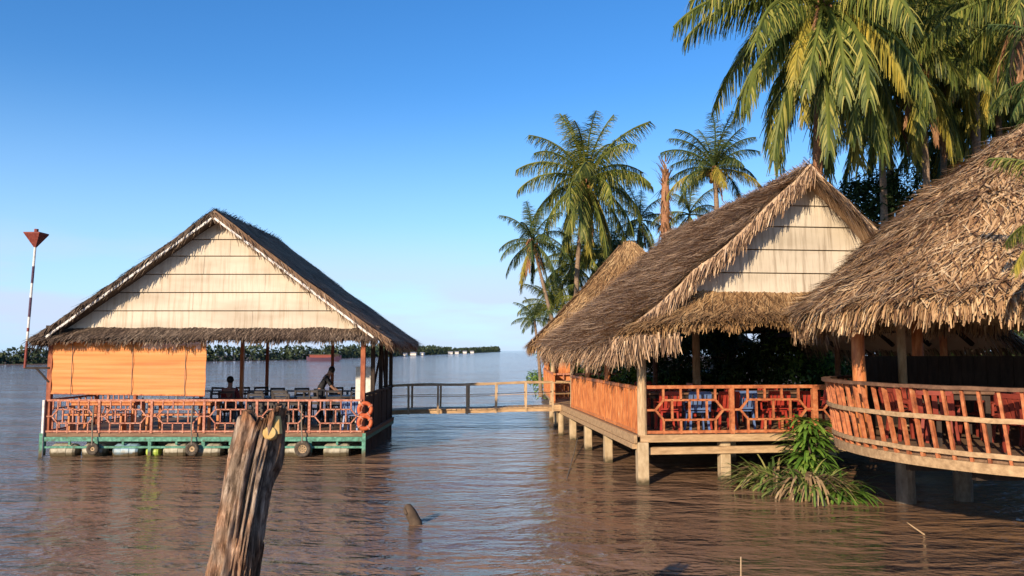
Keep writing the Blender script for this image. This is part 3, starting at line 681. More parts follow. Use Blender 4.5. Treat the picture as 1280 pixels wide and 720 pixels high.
# seated, facing away across the river
sit = dict(pelvis=(0, 0, .50), waist=(0, .02, .66), chest=(0, .02, .90), neck=(0, .0, 1.08), head=(0, -.015, 1.19), crown=(0, -.01, 1.27),
           shl=(.17, .02, .98), shr=(-.17, .02, .98), ell=(.22, -.06, .74), elr=(-.22, -.06, .74), wrl=(.16, -.27, .74), wrr=(-.16, -.27, .74), hal=(.14, -.34, .755), har=(-.14, -.34, .755),
           hipl=(.09, -.03, .48), hipr=(-.09, -.03, .48), knl=(.11, -.44, .48), knr=(-.11, -.44, .48), anl=(.11, -.44, .08), anr=(-.11, -.44, .08), toel=(.11, -.58, .03), toer=(-.11, -.58, .03))
PX = at(290, 480, AY + 1.75)
person('person in a maroon shirt sitting behind the pavilion railing with back to us', (PX.x, AY + 1.62, z_), R(180), sit, 'shirt_maroon', 'trouser')
cs = dup(cA, (PX.x, AY + 1.60, z_), R(180), 'dark slat back chair that the person in maroon sits on')
stoop = dict(pelvis=(-.05, 0, .88), waist=(-.0, -.0, 1.02), chest=(.12, -.0, 1.22), neck=(.2, -.0, 1.36), head=(.25, -.01, 1.44), crown=(.285, -.01, 1.51),
             shl=(.14, .17, 1.28), shr=(.14, -.17, 1.28), ell=(.27, .2, 1.04), elr=(.27, -.2, 1.04), wrl=(.44, .16, .90), wrr=(.44, -.16, .88), hal=(.51, .15, .86), har=(.51, -.15, .84),
             hipl=(-.05, .09, .86), hipr=(-.05, -.09, .86), knl=(-.0, .1, .47), knr=(-.02, -.1, .47), anl=(-.06, .1, .08), anr=(-.06, -.1, .08), toel=(.1, .1, .03), toer=(.1, -.1, .03))
PX = at(402, 470, AY + 2.35)
person('person in dark clothes stooping over a table in the floating pavilion', (PX.x, AY + 2.35, z_), R(12), stoop, 'shirt_black', 'trouser')

# ================================================================== WALKWAY
Wk = thing('walkway', 'narrow plank footbridge with thin pale railing linking the floating pavilion to the thatched huts', 'footbridge', (-3.6, 24.1, 0))
wx0, wx1 = at(478, 512, 24.1).x + 3.6, at(716, 512, 24.1).x + 3.6
m = MB(); nP = 38
zf = lambda x: .74 + .13 * (x - wx0) / (wx1 - wx0) + .012 * math.sin(x * 2)
for i in range(nP):
    a = wx0 + (wx1 - wx0) * i / nP; b = wx0 + (wx1 - wx0) * (i + .93) / nP; m.box(a, b, -.45 + rn(-.03, .03), .45 + rn(-.03, .03), zf(a), zf(a) + .035)
m.build('plank_deck', 'pale_plank', Wk)
for y in (-.38, .38):
    m = MB()
    for i in range(6):
        a = wx0 + (wx1 - wx0) * i / 6; b = wx0 + (wx1 - wx0) * (i + 1) / 6; m.bar((a, y, zf(a) - .055), (b, y, zf(b) - .055), .07, .1)
    m.build('beam', 'pale_plank', Wk)
m = MB()
for i, px in enumerate((513, 549, 585, 620, 657, 690)):
    x = at(px, 500, 24.1).x + 3.6
    for y in (-.42, .42):
        m2 = MB(); m2.bar((x, y, zf(x) - .12), (x + rn(-.02, .02), y, zf(x) + .78), .06); m2.build('rail_post', 'pale_wood', Wk)
for y in (-.42, .42):
    m = MB(); P_ = [V((wx0 + (wx1 - wx0) * i / 12, y, zf(wx0 + (wx1 - wx0) * i / 12) + .76 + rn(-.01, .01))) for i in range(13)]; m.tube(P_, .024, 6)
    m.tube([p + V((0, 0, -.34)) for p in P_], .010, 5); m.build('handrail', 'pale_plank', Wk)
# ================================================================== HUT B (centre right)
TH = R(6)
Bh = thing('thatched_hut', 'large thatched hut on concrete piles with cream boarded gable and ragged brown roof', 'hut', (2.56, 15.26, 0), TH)
BW, BL, dzB, rtB = 6.7, 8.9, .96, 1.88
m = MB()
for i in range(44):
    y = -.04 + i * BL / 44; m.box(-.12, BW, y, y + BL / 44 - .012, dzB - .045, dzB - rn(0, .006))
m.build('deck', 'deck', Bh)
m = MB(); m.box(-.06, BW, -.10, -.045, dzB - .15, dzB - .01); m.build('front_fascia', 'pale_plank', Bh, bevel=.006)
m = MB(); m.box(-.19, -.125, -.08, BL, dzB - .17, dzB - .01)
m.bar((-.16, -.02, dzB - .23), (-.16, BL, dzB - .23), .10, .10); m.build('side_fascia', 'pale_plank', Bh, bevel=.006)
m = MB(); m.bar((.10, .05, .63), (4.2, .05, .64), .12, .14); m.build('cross_beam', 'pale_plank', Bh, bevel=.01)
m = MB()
for y in (2.4, 5, 7.5): m.bar((.1, y, .72), (BW, y, .72), .12, .14)
for x in (2, 4, 6): m.bar((x, .1, .84), (x, BL, .84), .08, .12)
m.build('underframe', 'brown_wood', Bh)
for (x, y, w, top) in [(0, 0, .23, .81), (0, 2.95, .2, .72), (0, 5.25, .2, .72), (0, 7.45, .2, .72), (1.72, .16, .22, .81), (3.7, .16, .22, .81), (3, 3, .2, .6), (5.5, 3, .2, .6), (3, 6, .2, .6), (5.5, 6, .2, .6)]:
    m = MB(); a = .016 * 60 / 100
    m.hexa([(x - w / 2 - .01, y - w / 2 - .01, -2), (x + w / 2 - .01, y - w / 2, -2), (x + w / 2, y + w / 2, -2), (x - w / 2, y + w / 2, -2), (x - w / 2 - .005, y - w / 2, top), (x + w / 2 - .02, y - w / 2, top), (x + w / 2 - .02, y + w / 2, top), (x - w / 2, y + w / 2, top)])
    m.build('pile', 'concrete_post', Bh, bevel=.015)
for (x, y, mt, w) in [(.0, .0, 'pale_wood', .17), (0, 2.95, 'orange_wood', .13), (0, 5.25, 'orange_wood', .13), (0, 7.45, 'pale_wood', .14), (2.6, 4.2, 'pale_wood', .18), (6.4, 0, 'orange_wood', .14), (6.4, 4.2, 'brown_wood', .14), (6.4, 8.5, 'brown_wood', .14), (2.8, 8.5, 'brown_wood', .14)]:
    m = MB(); m.tube([(x, y, dzB - .02), (x, y, 2), (x, y, 3.2)], [w * .56, w * .54, w * .5], 12); m.build('post', mt, Bh, smooth=False)
m = MB()
for y in (0, 4.2, 8.5): m.bar((-.2, y, 3.2), (BW + .2, y, 3.2), .12, .14)
for x in (0, 6.4): m.bar((x, -.3, 3.06), (x, BL, 3.06), .1, .12)
for y in np.linspace(.2, 8.6, 7):
    m.bar((3.3, y, 6.0), (-.6, y, 2.72), .07, .08); m.bar((3.3, y, 6.0), (7.2, y, 2.72), .07, .08)
m.build('roof_frame', 'dark_wood', Bh)
m = MB(); fret(m, (.09, -.02), (3.55, -.02), dzB, rtB, 2, .05, post=.085); m.bar((3.55, -.02, dzB), (3.55, -.02, rtB), .1); m.bar((3.5, -.02, rtB), (6.5, -.02, rtB), .065)
fret(m, (3.6, -.02), (6.4, -.02), dzB, rtB - .04, 2, .04)
m.build('front_railing', 'rust_wood', Bh)
for a, b in ((.1, 2.88), (3.02, 5.18), (5.32, 7.38)):
    m = MB(); pickets(m, (-.05, a), (-.05, b), dzB, rtB - .02, int((b - a) / .105), .055); m.build('side_railing', 'orange_wood', Bh)
# gable
gz = [3.72, 4.18, 4.66, 5.14, 5.58, 6.12]; cx = 3.42
m = MB()
for i in range(5):
    z0, z1 = gz[i], gz[i + 1] - .02; w0 = (6.2 - z0) / (6.2 - 3.72) * 2.95; w1 = (6.2 - z1) / (6.2 - 3.72) * 2.95; y0 = .02 + rn(-.003, .003)
    m.hexa([(cx - w0, y0 - .016, z0), (cx + w0, y0 - .016, z0), (cx + w0, .1, z0), (cx - w0, .1, z0), (cx - w1, y0 + .016, z1), (cx + w1, y0 + .016, z1), (cx + w1, .1, z1), (cx - w1, .1, z1)])
m.build('gable_wall', 'board_grey', Bh)
m = MB(); m.hexa([(cx - 2.95, .105, 3.7), (cx + 2.95, .105, 3.7), (cx + 2.95, .14, 3.7), (cx - 2.95, .14, 3.7), (cx - .05, .105, 6.15), (cx + .05, .105, 6.15), (cx + .05, .14, 6.15), (cx - .05, .14, 6.15)]); m.build('gable_backing', 'brown_wood', Bh)
RZ, EZ = 6.36, 2.80; yF, yR = -.42, 8.7
def slopeB(sgn):
    xe = cx - sgn * 4.15
    def f(u, v):
        y = yF + (yR - yF) * u
        # lower front corner swings out with the hip, rear end hipped too
        fx = max(0, (v - .72) / .28); y = y - (1 - u) * fx * .42 + u * v * .15
        x = cx + (xe - cx) * v; z = RZ + (EZ - RZ) * v - .14 * math.sin(math.pi * v) - .10 * math.sin(math.pi * u)
        p = V((x, y, z)); return p + V((0, 0, .07 * mnoise.noise(p * 1.1) + .05 * mnoise.noise(p * 2.7)))
    return f
thatch(slopeB(1), 25000, (.22, .65), (.016, .052), th=.18, nu=20, nv=12, fringe=2600, fl=(.18, .5), edges=(0, 1), en=1700, efl=(.14, .42), lift=(-.05, .75), yaw=.42, off=.07).build('roof_slope', 'thatch_brown', Bh)
sB = slopeB(-1)
thatch(lambda u, v: sB(1 - u, v), 8000, (.3, .75), (.02, .05), th=.16, nu=20, nv=12, fringe=1200, fl=(.18, .5), edges=(1,), en=1700, efl=(.3, .75), lift=(-.05, .3), yaw=.22).build('roof_slope', 'thatch_brown', Bh)
def skirtB(u, v):
    a = V((cx - 2.95, 0, 3.76)).lerp(V((cx + 2.95, 0, 3.76)), u); b = V((cx - 4.05 + 8.1 * u, -.80, 3.27 - .34 * math.exp(-u * 8)))
    p = a.lerp(b, v); return p + V((0, 0, .03 * mnoise.noise(p * 1.9) - .05 * math.sin(math.pi * v)))
thatch(skirtB, 7500, (.25, .6), (.018, .042), th=.14, fringe=3000, fl=(.08, .24), lift=(-.05, .35), yaw=.35).build('thatch_skirt', 'thatch_gold', Bh)
m = MB()
for i in range(1500):
    p = V((cx + rn(-.06, .06), rn(yF - .02, yR), RZ - .08 * math.sin(math.pi * .5) + rn(.0, .08))); s_ = random.choice((-1, 1)); d = V((s_ * .8, rn(-.35, .35), -.6)).normalized()
    m.blade(p, d, V((s_ * .6, 0, .8)).normalized(), rn(.25, .55), rn(.02, .045), droop=.4)
m.build('ridge_cap', 'thatch_brown', Bh)
# loose clumps of straw hanging under the skirt and at the corner
for group_ in ([(-.55, -.75, 2.78, 160, .5), (-.2, -.85, 2.82, 120, .42), (.35, -.85, 2.85, 70, .34)], [(3.0, -.72, 3.2, 110, .5), (3.3, -.7, 3.2, 90, .55), (3.65, -.7, 3.2, 90, .4)]):
  m = MB()
  for (x, y, z, nn_, L) in group_:
    for i in range(nn_):
        p = V((x + random.gauss(0, .13), y + random.gauss(0, .07), z + rn(-.05, .1))); d = V((rn(-.35, .35), rn(-.35, .2), -1)).normalized()
        m.blade(p, d, V((rn(-1, 1), -1, rn(-.2, .2))).normalized(), L * rn(.5, 1.1), rn(.025, .05), droop=.3)
  m.build('loose_thatch', 'thatch_brown', Bh)
# furniture in hut B
def toB(x, y, z=0): c, s_ = math.cos(TH), math.sin(TH); return (2.56 + x * c - y * s_, 15.26 + x * s_ + y * c, dzB + .002 + z)
tB = make_table('dining_table', 'brown dining table between red chairs behind the left half of the patterned hut railing', 'dining tables in the large hut', toB(1.15, 1.3), TH, 1.5, .8)
dup(tB, toB(3.3, 1.35), TH, 'brown dining table between red chairs behind the right half of the patterned hut railing'); 
dup(tB, toB(1.2, 4.3), TH, 'brown dining table beyond the front two, at the side railing of pickets')
gB = 'red chairs in the large hut'; lB = 'red plastic armchair at a table behind the patterned railing of the large hut'
cB = make_chair('plastic_chair', lB, 'chair_red', gB, toB(.7, .62), TH + R(180))
for (x, y, r) in [(1.9, .6, 185), (.85, 2.05, 0), (1.55, 2.1, 8), (3.0, .62, 180), (3.65, .6, 176), (2.85, 2.1, 4), (3.6, 2.05, -5), (4.35, 1.3, -90), (.1 + .35, 1.4, 92), (1.0, 3.55, 180), (1.5, 5.0, 0), (2.2, 4.3, -90)]:
    dup(cB, toB(x, y), TH + R(r))
for x, y, lb in ((1.3, .55, 'light blue plastic chair behind the left patterned motif of the hut railing'), (2.35, .75, 'light blue plastic chair near the middle post of the patterned hut railing')):
    make_chair('garden_chair', lb, 'chair_blue', 'light blue chairs', toB(x, y), TH + R(178))

# ================================================================== HUT C (right, round)
CX, CY = 7.86, 11.42
Ch = thing('round_hut', 'round thatched hut with conical russet roof and curved slatted balcony', 'hut', (CX, CY, 0))
rd, dzC, rtC = 2.83, 1.30, 2.14
def disc(mb, r, z0, z1, n=72, r1=None):
    r1 = r1 or r; k = len(mb.v)
    for rr, z in ((r, z0), (r1, z1)):
        for i in range(n): a = 2 * math.pi * i / n; mb.v.append((rr * math.cos(a), rr * math.sin(a), z))
    for i in range(n): j = (i + 1) % n; mb.f.append((k + i, k + j, k + n + j, k + n + i))
    mb.f.append(tuple(k + i for i in reversed(range(n)))); mb.f.append(tuple(k + n + i for i in range(n)))
m = MB(); disc(m, rd, dzC - .06, dzC); m.build('deck', 'deck', Ch)
def hoop(mb, r, z, w, h, n=90, jit=0, a0=0, a1=2 * math.pi):
    P_ = [V((r * math.cos(a0 + (a1 - a0) * i / n), r * math.sin(a0 + (a1 - a0) * i / n), z + rn(-jit, jit))) for i in range(n + 1)]
    for a, b in zip(P_[:-1], P_[1:]): mb.bar(a, b + (b - a) * .02, w, h)
m = MB(); disc(m, rd + .06, dzC - .19, dzC - .062, r1=rd + .08); m.build('rim_beam', 'pale_plank', Ch)
m = MB()
for i in range(7):
    y = -2.4 + i * .8; L = math.sqrt(max(.1, 2.6 ** 2 - y * y)); m.bar((-L, y, dzC - .26), (L, y, dzC - .26), .09, .13)
m.build('underframe', 'dark_wood', Ch)
fl_ = .13
m = MB(); nb = 90
for i in range(nb):
    a = 2 * math.pi * i / nb + rn(-.006, .006); c, s_ = math.cos(a), math.sin(a); tw = rn(-.012, .012) - .02
    r0 = rd + .035; r1 = rd + .02 + fl_
    m.bar((r0 * c, r0 * s_, dzC - .08 + rn(-.03, .02)), (r1 * math.cos(a + tw), r1 * math.sin(a + tw), rtC - .02), .052 * rn(.8, 1.15), .035, up=(-s_, c, 0))
m.build('baluster_ring', 'rust_wood', Ch)
m = MB(); hoop(m, rd + fl_ + .03, rtC, .13, .045, 80, .004); m.build('top_rail', 'brown_wood', Ch)
m = MB(); hoop(m, rd + fl_ * .55 + .065, dzC + .46, .035, .06, 80, .004); m.build('mid_rail', 'pale_plank', Ch)
m = MB(); hoop(m, rd + .075, dzC + .03, .035, .06, 80, .004); m.build('foot_rail', 'pale_plank', Ch)
for k in range(5):
    a = R(173 + 72 * k); x, y = 2.6 * math.cos(a), 2.6 * math.sin(a)
    m = MB(); P_ = [(x, y, dzC - .02), (x + .01, y, 1.8), (x - .01, y, 2.5), (x, y, 3.36)]; m.tube(P_, [.105, .10, .095, .09], 14); m.build('post', 'orange_wood', Ch, smooth=True)
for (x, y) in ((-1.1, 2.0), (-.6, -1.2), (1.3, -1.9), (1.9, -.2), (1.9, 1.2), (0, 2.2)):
    m = MB(); m.tube([(x, y, -2), (x, y, dzC - .19)], [.17, .15], 12); m.build('pile', 'concrete_shaded', Ch)
m = MB(); m.tube([(-1.2, 1.75, dzC), (-1.2, 1.75, 3.4)], .07, 10); m.build('post', 'pale_wood', Ch)
apz, ezC, reC = 6.02, 3.22, 3.44
def cone(u, v):
    a = 2 * math.pi * u; r = .06 + (reC - .06) * v
    z = apz + (ezC - apz) * v + .22 * math.sin(math.pi * v) * (1 - v)
    p = V((r * math.cos(a), r * math.sin(a), z)); return p + V((0, 0, .08 * mnoise.noise(p * 1.2) + .06 * mnoise.noise(p * 2.8)))
thatch(cone, 46000, (.14, .46), (.014, .046), th=.18, nu=72, nv=12, fringe=8000, fl=(.12, .32), lift=(-.1, .6), yaw=.5, off=.06).build('roof', 'thatch_red', Ch)
m = MB()
for k in range(12):
    a = 2 * math.pi * k / 12; m.bar((.1 * math.cos(a), .1 * math.sin(a), apz - .3), (3.45 * math.cos(a), 3.45 * math.sin(a), ezC - .1), .07, .09)
for k in range(5):
    a, b = R(173 + 72 * k), R(245 + 72 * k); m.bar((2.6 * math.cos(a), 2.6 * math.sin(a), 3.28), (2.6 * math.cos(b), 2.6 * math.sin(b), 3.28), .1, .13)
m.build('roof_frame', 'dark_wood', Ch)
m = MB()
for i in range(500):
    a = rn(0, 6.28); d = V((math.cos(a), math.sin(a), -.75)).normalized(); m.blade(V((0, 0, apz + rn(0, .1))), d, V((math.cos(a), math.sin(a), 1)).normalized(), rn(.3, .6), rn(.02, .045), droop=.4)
m.build('roof_cap', 'thatch_gold', Ch)
# back of the round hut: low dark screen added to keep the inside dark
m = MB(); n_ = 40
for i in range(n_):
    a0, a1 = R(-20 + 190 * i / n_), R(-20 + 190 * (i + .97) / n_)
    m.hexa([(2.7 * math.cos(a), 2.7 * math.sin(a), dzC) for a in ()] + [V((r * math.cos(a), r * math.sin(a), z)) for z in (dzC, 2.5) for (r, a) in ((2.50, a0), (2.50, a1), (2.54, a1), (2.54, a0))])
m.build('added_dark_screen', 'dark_wood', Ch)
gC = 'red chairs in the round hut'; lC = 'red plastic armchair at a table behind the curved slatted balcony'
tC = make_table('dining_table', 'brown dining table behind the left part of the curved slatted balcony', 'dining tables in the round hut', (CX - 1.55, CY - .35, dzC + .002), R(70), 1.4, .75)
dup(tC, (CX - .75, CY - 1.75, dzC + .002), R(30), 'brown dining table behind the right part of the curved slatted balcony')
first = None
for (x, y, r) in [(-2.15, -.8, 140), (-2.3, -.1, 90), (-1.0, .1, -70), (-.95, -.65, -100), (-1.7, .65, 0), (-1.45, -1.75, 100), (-1.15, -2.25, 150), (-.45, -2.45, 190), (-.2, -1.2, 20), (.15, -2.0, -80), (-.75, -1.05, 20)]:
    p = (CX + x * .92, CY + y * .92, dzC + .002)
    first = make_chair('plastic_chair', lC, 'chair_maroon', gC, p, R(r)) if first is None else (dup(first, p, R(r)), first)[1]

for o in [o for o in COL.objects if o.get('group') == gC]: o.scale = (.92, .92, .84)
for o in [o for o in COL.objects if o.get('group') in (gB, 'light blue chairs')]: o.scale = (.92, .92, .9)
# ================================================================== HUT D (behind)
Dh = thing('small_hut', 'smaller thatched hut with straw gold hipped roof, behind the large hut', 'hut', (4.45, 29.6, 0))
hx, hy, ezD, rzD = 3.75, 3.6, 2.85, 6.78
c4 = [(-hx, -hy, ezD), (hx, -hy, ezD), (hx, hy, ezD), (-hx, hy, ezD)]; rg = [(-.1, -.35, rzD), (-.1, .6, rzD)]
thatch(bilin(rg[1], rg[0], c4[3], c4[0], .1), 9000, (.3, .7), (.025, .05), th=.15, fringe=1000, fl=(.15, .4), lift=(-.05, .3), yaw=.3).build('roof_slope', 'thatch_gold', Dh)
thatch(bilin(rg[0], (0.3, -.35, rzD - .05), c4[0], c4[1], .1), 5000, (.3, .7), (.025, .05), th=.15, fringe=900, fl=(.15, .4), lift=(-.05, .3), yaw=.3).build('roof_slope', 'thatch_gold', Dh)
thatch(bilin(rg[0], rg[1], c4[1], c4[2], .1), 1500, (.3, .7), (.025, .05), th=.15).build('roof_slope', 'thatch_gold', Dh)
thatch(bilin(rg[1], (-.2, .6, rzD), c4[2], c4[3], .1), 1500, (.3, .7), (.025, .05), th=.15).build('roof_slope', 'thatch_gold', Dh)
dl = at(690, 500, 25.4).x - 4.45
m = MB(); m.box(dl, 2.8, -5.9, 3, .86, .95); m.build('deck', 'pale_plank', Dh)
m = MB(); m.box(dl - .03, 2.0, -5.96, -5.905, .76, .94); m.build('fascia', 'pale_plank', Dh)
for (x, y, mt) in [(dl + .08, -3.4, 'pale_wood'), (dl + .1, 2.6, 'orange_wood'), (2.6, -3.4, 'orange_wood'), (2.6, 2.6, 'orange_wood'), (dl + .06, -.4, 'orange_wood')]:
    m = MB(); m.tube([(x, y, .9), (x, y, 3.2)], .075, 10); m.build('post', mt, Dh)
for (x, y) in ((dl + .2, -5.7), (dl + .2, -3), (dl + .2, 0), (1, -5.6), (1, -2.5)):
    m = MB(); m.tube([(x, y, -2), (x, y, .85)], .09, 10); m.build('pile', 'concrete_post', Dh)
m = MB(); pickets(m, (dl + .03, -5.2), (dl + .03, 2.8), .95, 1.85, 60, .05); m.build('side_railing', 'orange_wood', Dh)
m = MB(); fret(m, (dl + .1, -3.3), (2.6, -3.3), .95, 1.8, 3, .045); m.build('front_railing', 'rail_pink', Dh)
m = MB(); m.box(dl + .05, dl + .8, -3.18, -3.14, 1.0, 2.2); m.build('panel', 'orange_wood', Dh)

# ================================================================== PALMS
def frond_mesh(name, L, e0, e1, ll, mt, hang=.6, npairs=44, w=.05, side_bend=0, seed=0, dens=1.0):
    random.seed(seed); mb = MB(); N = 18; P_ = [V((0, 0, 0))]; D = []
    for i in range(N):
        t = i / (N - 1); e_ = e0 + (e1 - e0) * t ** 1.25; a = side_bend * t * t
        d = V((math.cos(e_) * math.cos(a), math.cos(e_) * math.sin(a), math.sin(e_))); D.append(d); P_.append(P_[-1] + d * L / N)
    D.append(D[-1])
    mb.tube(P_, [.045 * L / 4 * (1 - .85 * i / N) + .006 for i in range(N + 1)], 5)
    for k in range(int(npairs * dens)):
        s = .14 + .86 * (k + rn(-.4, .4)) / (npairs * dens); s = min(.995, max(.1, s)); f = s * N; i = min(N - 1, int(f)); p = P_[i].lerp(P_[i + 1], f - i); d = D[i]
        sd = V((0, 0, 1)).cross(d); sd = sd.normalized() if sd.length > .05 else V((0, 1, 0)); up = d.cross(sd).normalized()
        prof = (.55 + 1.1 * s) if s < .4 else 1.0 - .62 * ((s - .4) / .6) ** 1.6
        for q in (-1, 1):
            if random.random() < .05: continue
            v = (sd * q * rn(.6, 1) + d * rn(.3, .95) + up * rn(-.1, .35)).normalized(); v = (v + V((0, 0, -hang * rn(.25, 1.25)))).normalized()
            n_ = v.cross(d).normalized()
            if n_.z < 0: n_ = -n_
            mb.blade(p, v, (n_ + sd * rn(-.3, .3)).normalized(), ll * prof * rn(.8, 1.1), w * rn(.8, 1.2), droop=hang * rn(.8, 1.7), seg=3)
    me = bpy.data.meshes.new(name); me.from_pydata(mb.v, [], mb.f); me.materials.append(M[mt]); return me
FR = {}
bins = [(80, 50), (62, 5), (42, -25), (22, -48), (0, -65), (-28, -80), (-58, -86)]
for k, (a, b) in enumerate(bins):
    for j in range(2):
        FR[('g', k, j)] = frond_mesh('frond', 1, R(a), R(b), .27, 'frond', .5 + .15 * k, 88, .0112, rn(-.5, .5), 10 * k + j)
        FR[('b', k, j)] = frond_mesh('frond', 1, R(a), R(b), .26, 'frond_blue', .45 + .14 * k, 84, .0115, rn(-.5, .5), 300 + 10 * k + j)
    FR[('y', k, 0)] = FR[('y', k, 1)] = frond_mesh('frond', 1, R(a), R(b), .26, 'frond_yellow', .45 + .12 * k, 84, .0115, .3, 100 + k)
    FR[('d', k, 0)] = FR[('d', k, 1)] = frond_mesh('frond', 1, R(a), R(b), .18, 'frond_dead', 1.2, 40, .02, .2, 200 + k)
random.seed(21)
def palm(label, crown, base, L, n=22, kind='g', yellow=2, dead=3, trunk_r=.13, bark='bark_palm', cat='palm tree', nuts=True, low=6, name='palm_tree', bow=.3, extra=()):
    c = V(crown); b = V(base); t = thing(name, label, cat, b)
    P_ = []; N = 14; side = V((rn(-1, 1), rn(-.4, .4), 0)).normalized() * bow
    for i in range(N + 1):
        f = i / N; p = b.lerp(c, f) + side * math.sin(math.pi * f); P_.append(p - b)
    pts, rad = [], []
    for i in range(N):
        for k in range(3):
            f = (i + k / 3) / N; pts.append(P_[i].lerp(P_[i + 1], k / 3)); rad.append(trunk_r * (1.25 - .5 * f + (.35 * (1 - f * 6) if f < .16 else 0)) * (1.06 if k == 0 else .98))
    pts.append(P_[-1]); rad.append(trunk_r * .7)
    m = MB(); m.tube(pts, rad, 10); m.build('trunk', bark, t, smooth=True)
    cl_ = c - b; az0 = rn(0, 6.28)
    def put(kd, k, az_, s_):
        o = bpy.data.objects.new('frond', FR[(kd, k, random.randrange(2))]); COL.objects.link(o); o.parent = t; o.location = cl_ + V((0, 0, .1 - .03 * k)); o.rotation_euler = (rn(-.12, .12), 0, az_); sc = L * s_; o.scale = (sc, sc, sc); return o
    for i in range(n):
        f = i / max(1, n - 1); k = min(low, int(f ** .85 * (low + .99))); put('y' if (yellow and i >= n - yellow - 3 and i % 2) else kind, k, az0 + i * 2.39996 + rn(-.15, .15), rn(.85, 1.08) * (.92 if k == 0 else 1))
    for i in range(dead): o = put('d', 6, rn(0, 6.28), rn(.55, .8)); o['label'] = 'dry brown hanging frond'
    for (kd, k, az_, s_) in extra: put(kd, k, az_, s_)
    if nuts:
        m = MB()
        for i in range(11):
            a = rn(0, 6.28); r = rn(.14, .3); m.ball(cl_ + V((math.cos(a) * r, math.sin(a) * r, -.15 - rn(0, .4))), rn(.085, .125), 9, 6, (1, 1, 1.2))
        m.build('coconut_bunch', 'coconut', t, smooth=True)
        m = MB()
        for i in range(16):
            a = rn(0, 6.28); m.tube([cl_ + V((0, 0, .05)), cl_ + V((math.cos(a) * .2, math.sin(a) * .2, .12)), cl_ + V((math.cos(a) * .42, math.sin(a) * .42, -.35 + rn(-.15, .2)))], [.03, .022, .01], 5)
        m.build('flower_stalk', 'bark_rust', t)
    return t
def gp(px, Y, z=.6): p = at(px, 438, Y); return V((p.x, Y, z))
palm('tall coconut palm with full round crown above the straw gold hipped roof', at(733, 226, 40), gp(722, 40), 4.35, 38, 'g', 2, 7)
palm('small coconut palm leaning left with brown hanging fronds, leftmost over the river', at(666, 302, 38), gp(716, 38), 2.4, 22, 'b', 1, 8, trunk_r=.09, bow=.1)
palm('coconut palm with upright dark crown just left of the large hut ridge', at(893, 212, 34), gp(888, 34), 2.7, 26, 'b', 2, 1, low=4)
palm('low young palm at the river edge under the leaning palm', at(668, 400, 35), gp(676, 35, .5), 1.35, 13, 'b', 0, 0, trunk_r=.07, nuts=False, low=4, bow=.05)
palm('short palm with pale fronds beside the eave of the straw gold hipped roof', at(700, 352, 42), gp(702, 42), 1.6, 14, 'g', 1, 1, trunk_r=.09, nuts=False)
palm('short dark palm between the tall coconut palm and the bare orange palm stem', at(800, 275, 43), gp(806, 43), 2.3, 18, 'b', 0, 1, trunk_r=.1, nuts=False)
palm('dense short palm behind the ridge of the straw gold hipped roof', at(765, 318, 45), gp(765, 45), 2.6, 18, 'b', 0, 2, trunk_r=.1, nuts=False)
palm('palm half hidden behind the large hut roof, right of the bare orange stem', at(862, 268, 39), gp(862, 39), 2.2, 16, 'g', 1, 1, trunk_r=.1, nuts=False)
palm('giant coconut palm with drooping yellow fronds behind the large hut gable', at(1026, 8, 23.5), gp(1016, 25.6), 4.9, 38, 'g', 2, 3, trunk_r=.16, bark='bark_rust', bow=.15,
     extra=(('y', 5, R(-68), 1.0), ('y', 5, R(-128), .82), ('g', 2, R(-165), 1.0), ('g', 3, R(180), 1.05), ('g', 3, R(-150), 1), ('g', 4, R(-140), 1), ('g', 2, R(-20), .95), ('g', 3, R(-35), .95), ('g', 5, R(-100), 1.05), ('g', 5, R(-85), 1.1), ('g', 6, R(-110), 1.1), ('d', 6, R(-90), .7), ('d', 6, R(-50), .75), ('d', 5, R(-125), .7), ('d', 6, R(-20), .8), ('g', 5, R(-160), 1.0), ('g', 6, R(-150), 1.1), ('g', 6, R(-60), 1.1), ('g', 6, R(-30), 1.1), ('g', 5, R(-45), 1.1), ('g', 5, R(0), 1.05), ('g', 6, R(60), 1.1), ('g', 6, R(130), 1.05)))
palm('coconut palm with slim pale trunk between the large hut and the round hut', at(1150, 85, 27), gp(1156, 28), 4.2, 26, 'g', 2, 4, trunk_r=.13, bow=.15)
palm('coconut palm whose pale trunk rises just left of the round hut peak', at(1218, 40, 29), gp(1216, 29), 4.4, 26, 'g', 2, 3, trunk_r=.16, bow=.1)
palm('coconut palm with dry orange frond at the top right corner', at(1285, -5, 23), gp(1320, 24), 4.3, 24, 'g', 3, 4, trunk_r=.15, extra=(('d', 6, R(-130), .75), ('d', 6, R(-150), .8)))
palm('dark blue green palm fanning out beyond the right edge of the round hut peak', at(1355, 95, 18), gp(1360, 18), 2.6, 22, 'b', 0, 0, trunk_r=.12, nuts=False)
palm('coconut palm deep in the grove behind the round hut roof', at(1105, 120, 33), gp(1105, 33), 4.2, 24, 'g', 1, 2, trunk_r=.13)
palm('coconut palm far back in the grove right of the slim pale trunk', at(1185, 150, 36), gp(1190, 36), 4.0, 24, 'b', 1, 2, trunk_r=.13)
palm('coconut palm at the back of the grove near the right edge', at(1262, 130, 34), gp(1262, 34), 4.0, 24, 'b', 1, 2, trunk_r=.13)
palm('young palm with yellow green fronds drooping over the front of the round hut roof', at(1372, 275, 7.7), V((6.05, 7.4, -.5)), 1.12, 18, 'g', 4, 0, trunk_r=.08, nuts=False, extra=(('y', 4, R(178), .95), ('y', 5, R(165), .9), ('y', 4, R(190), .9)))
palm('coconut palm crown right beside the giant palm, its fronds overlapping it', at(1092, 45, 29), gp(1100, 29), 4.6, 30, 'g', 1, 3, trunk_r=.13)
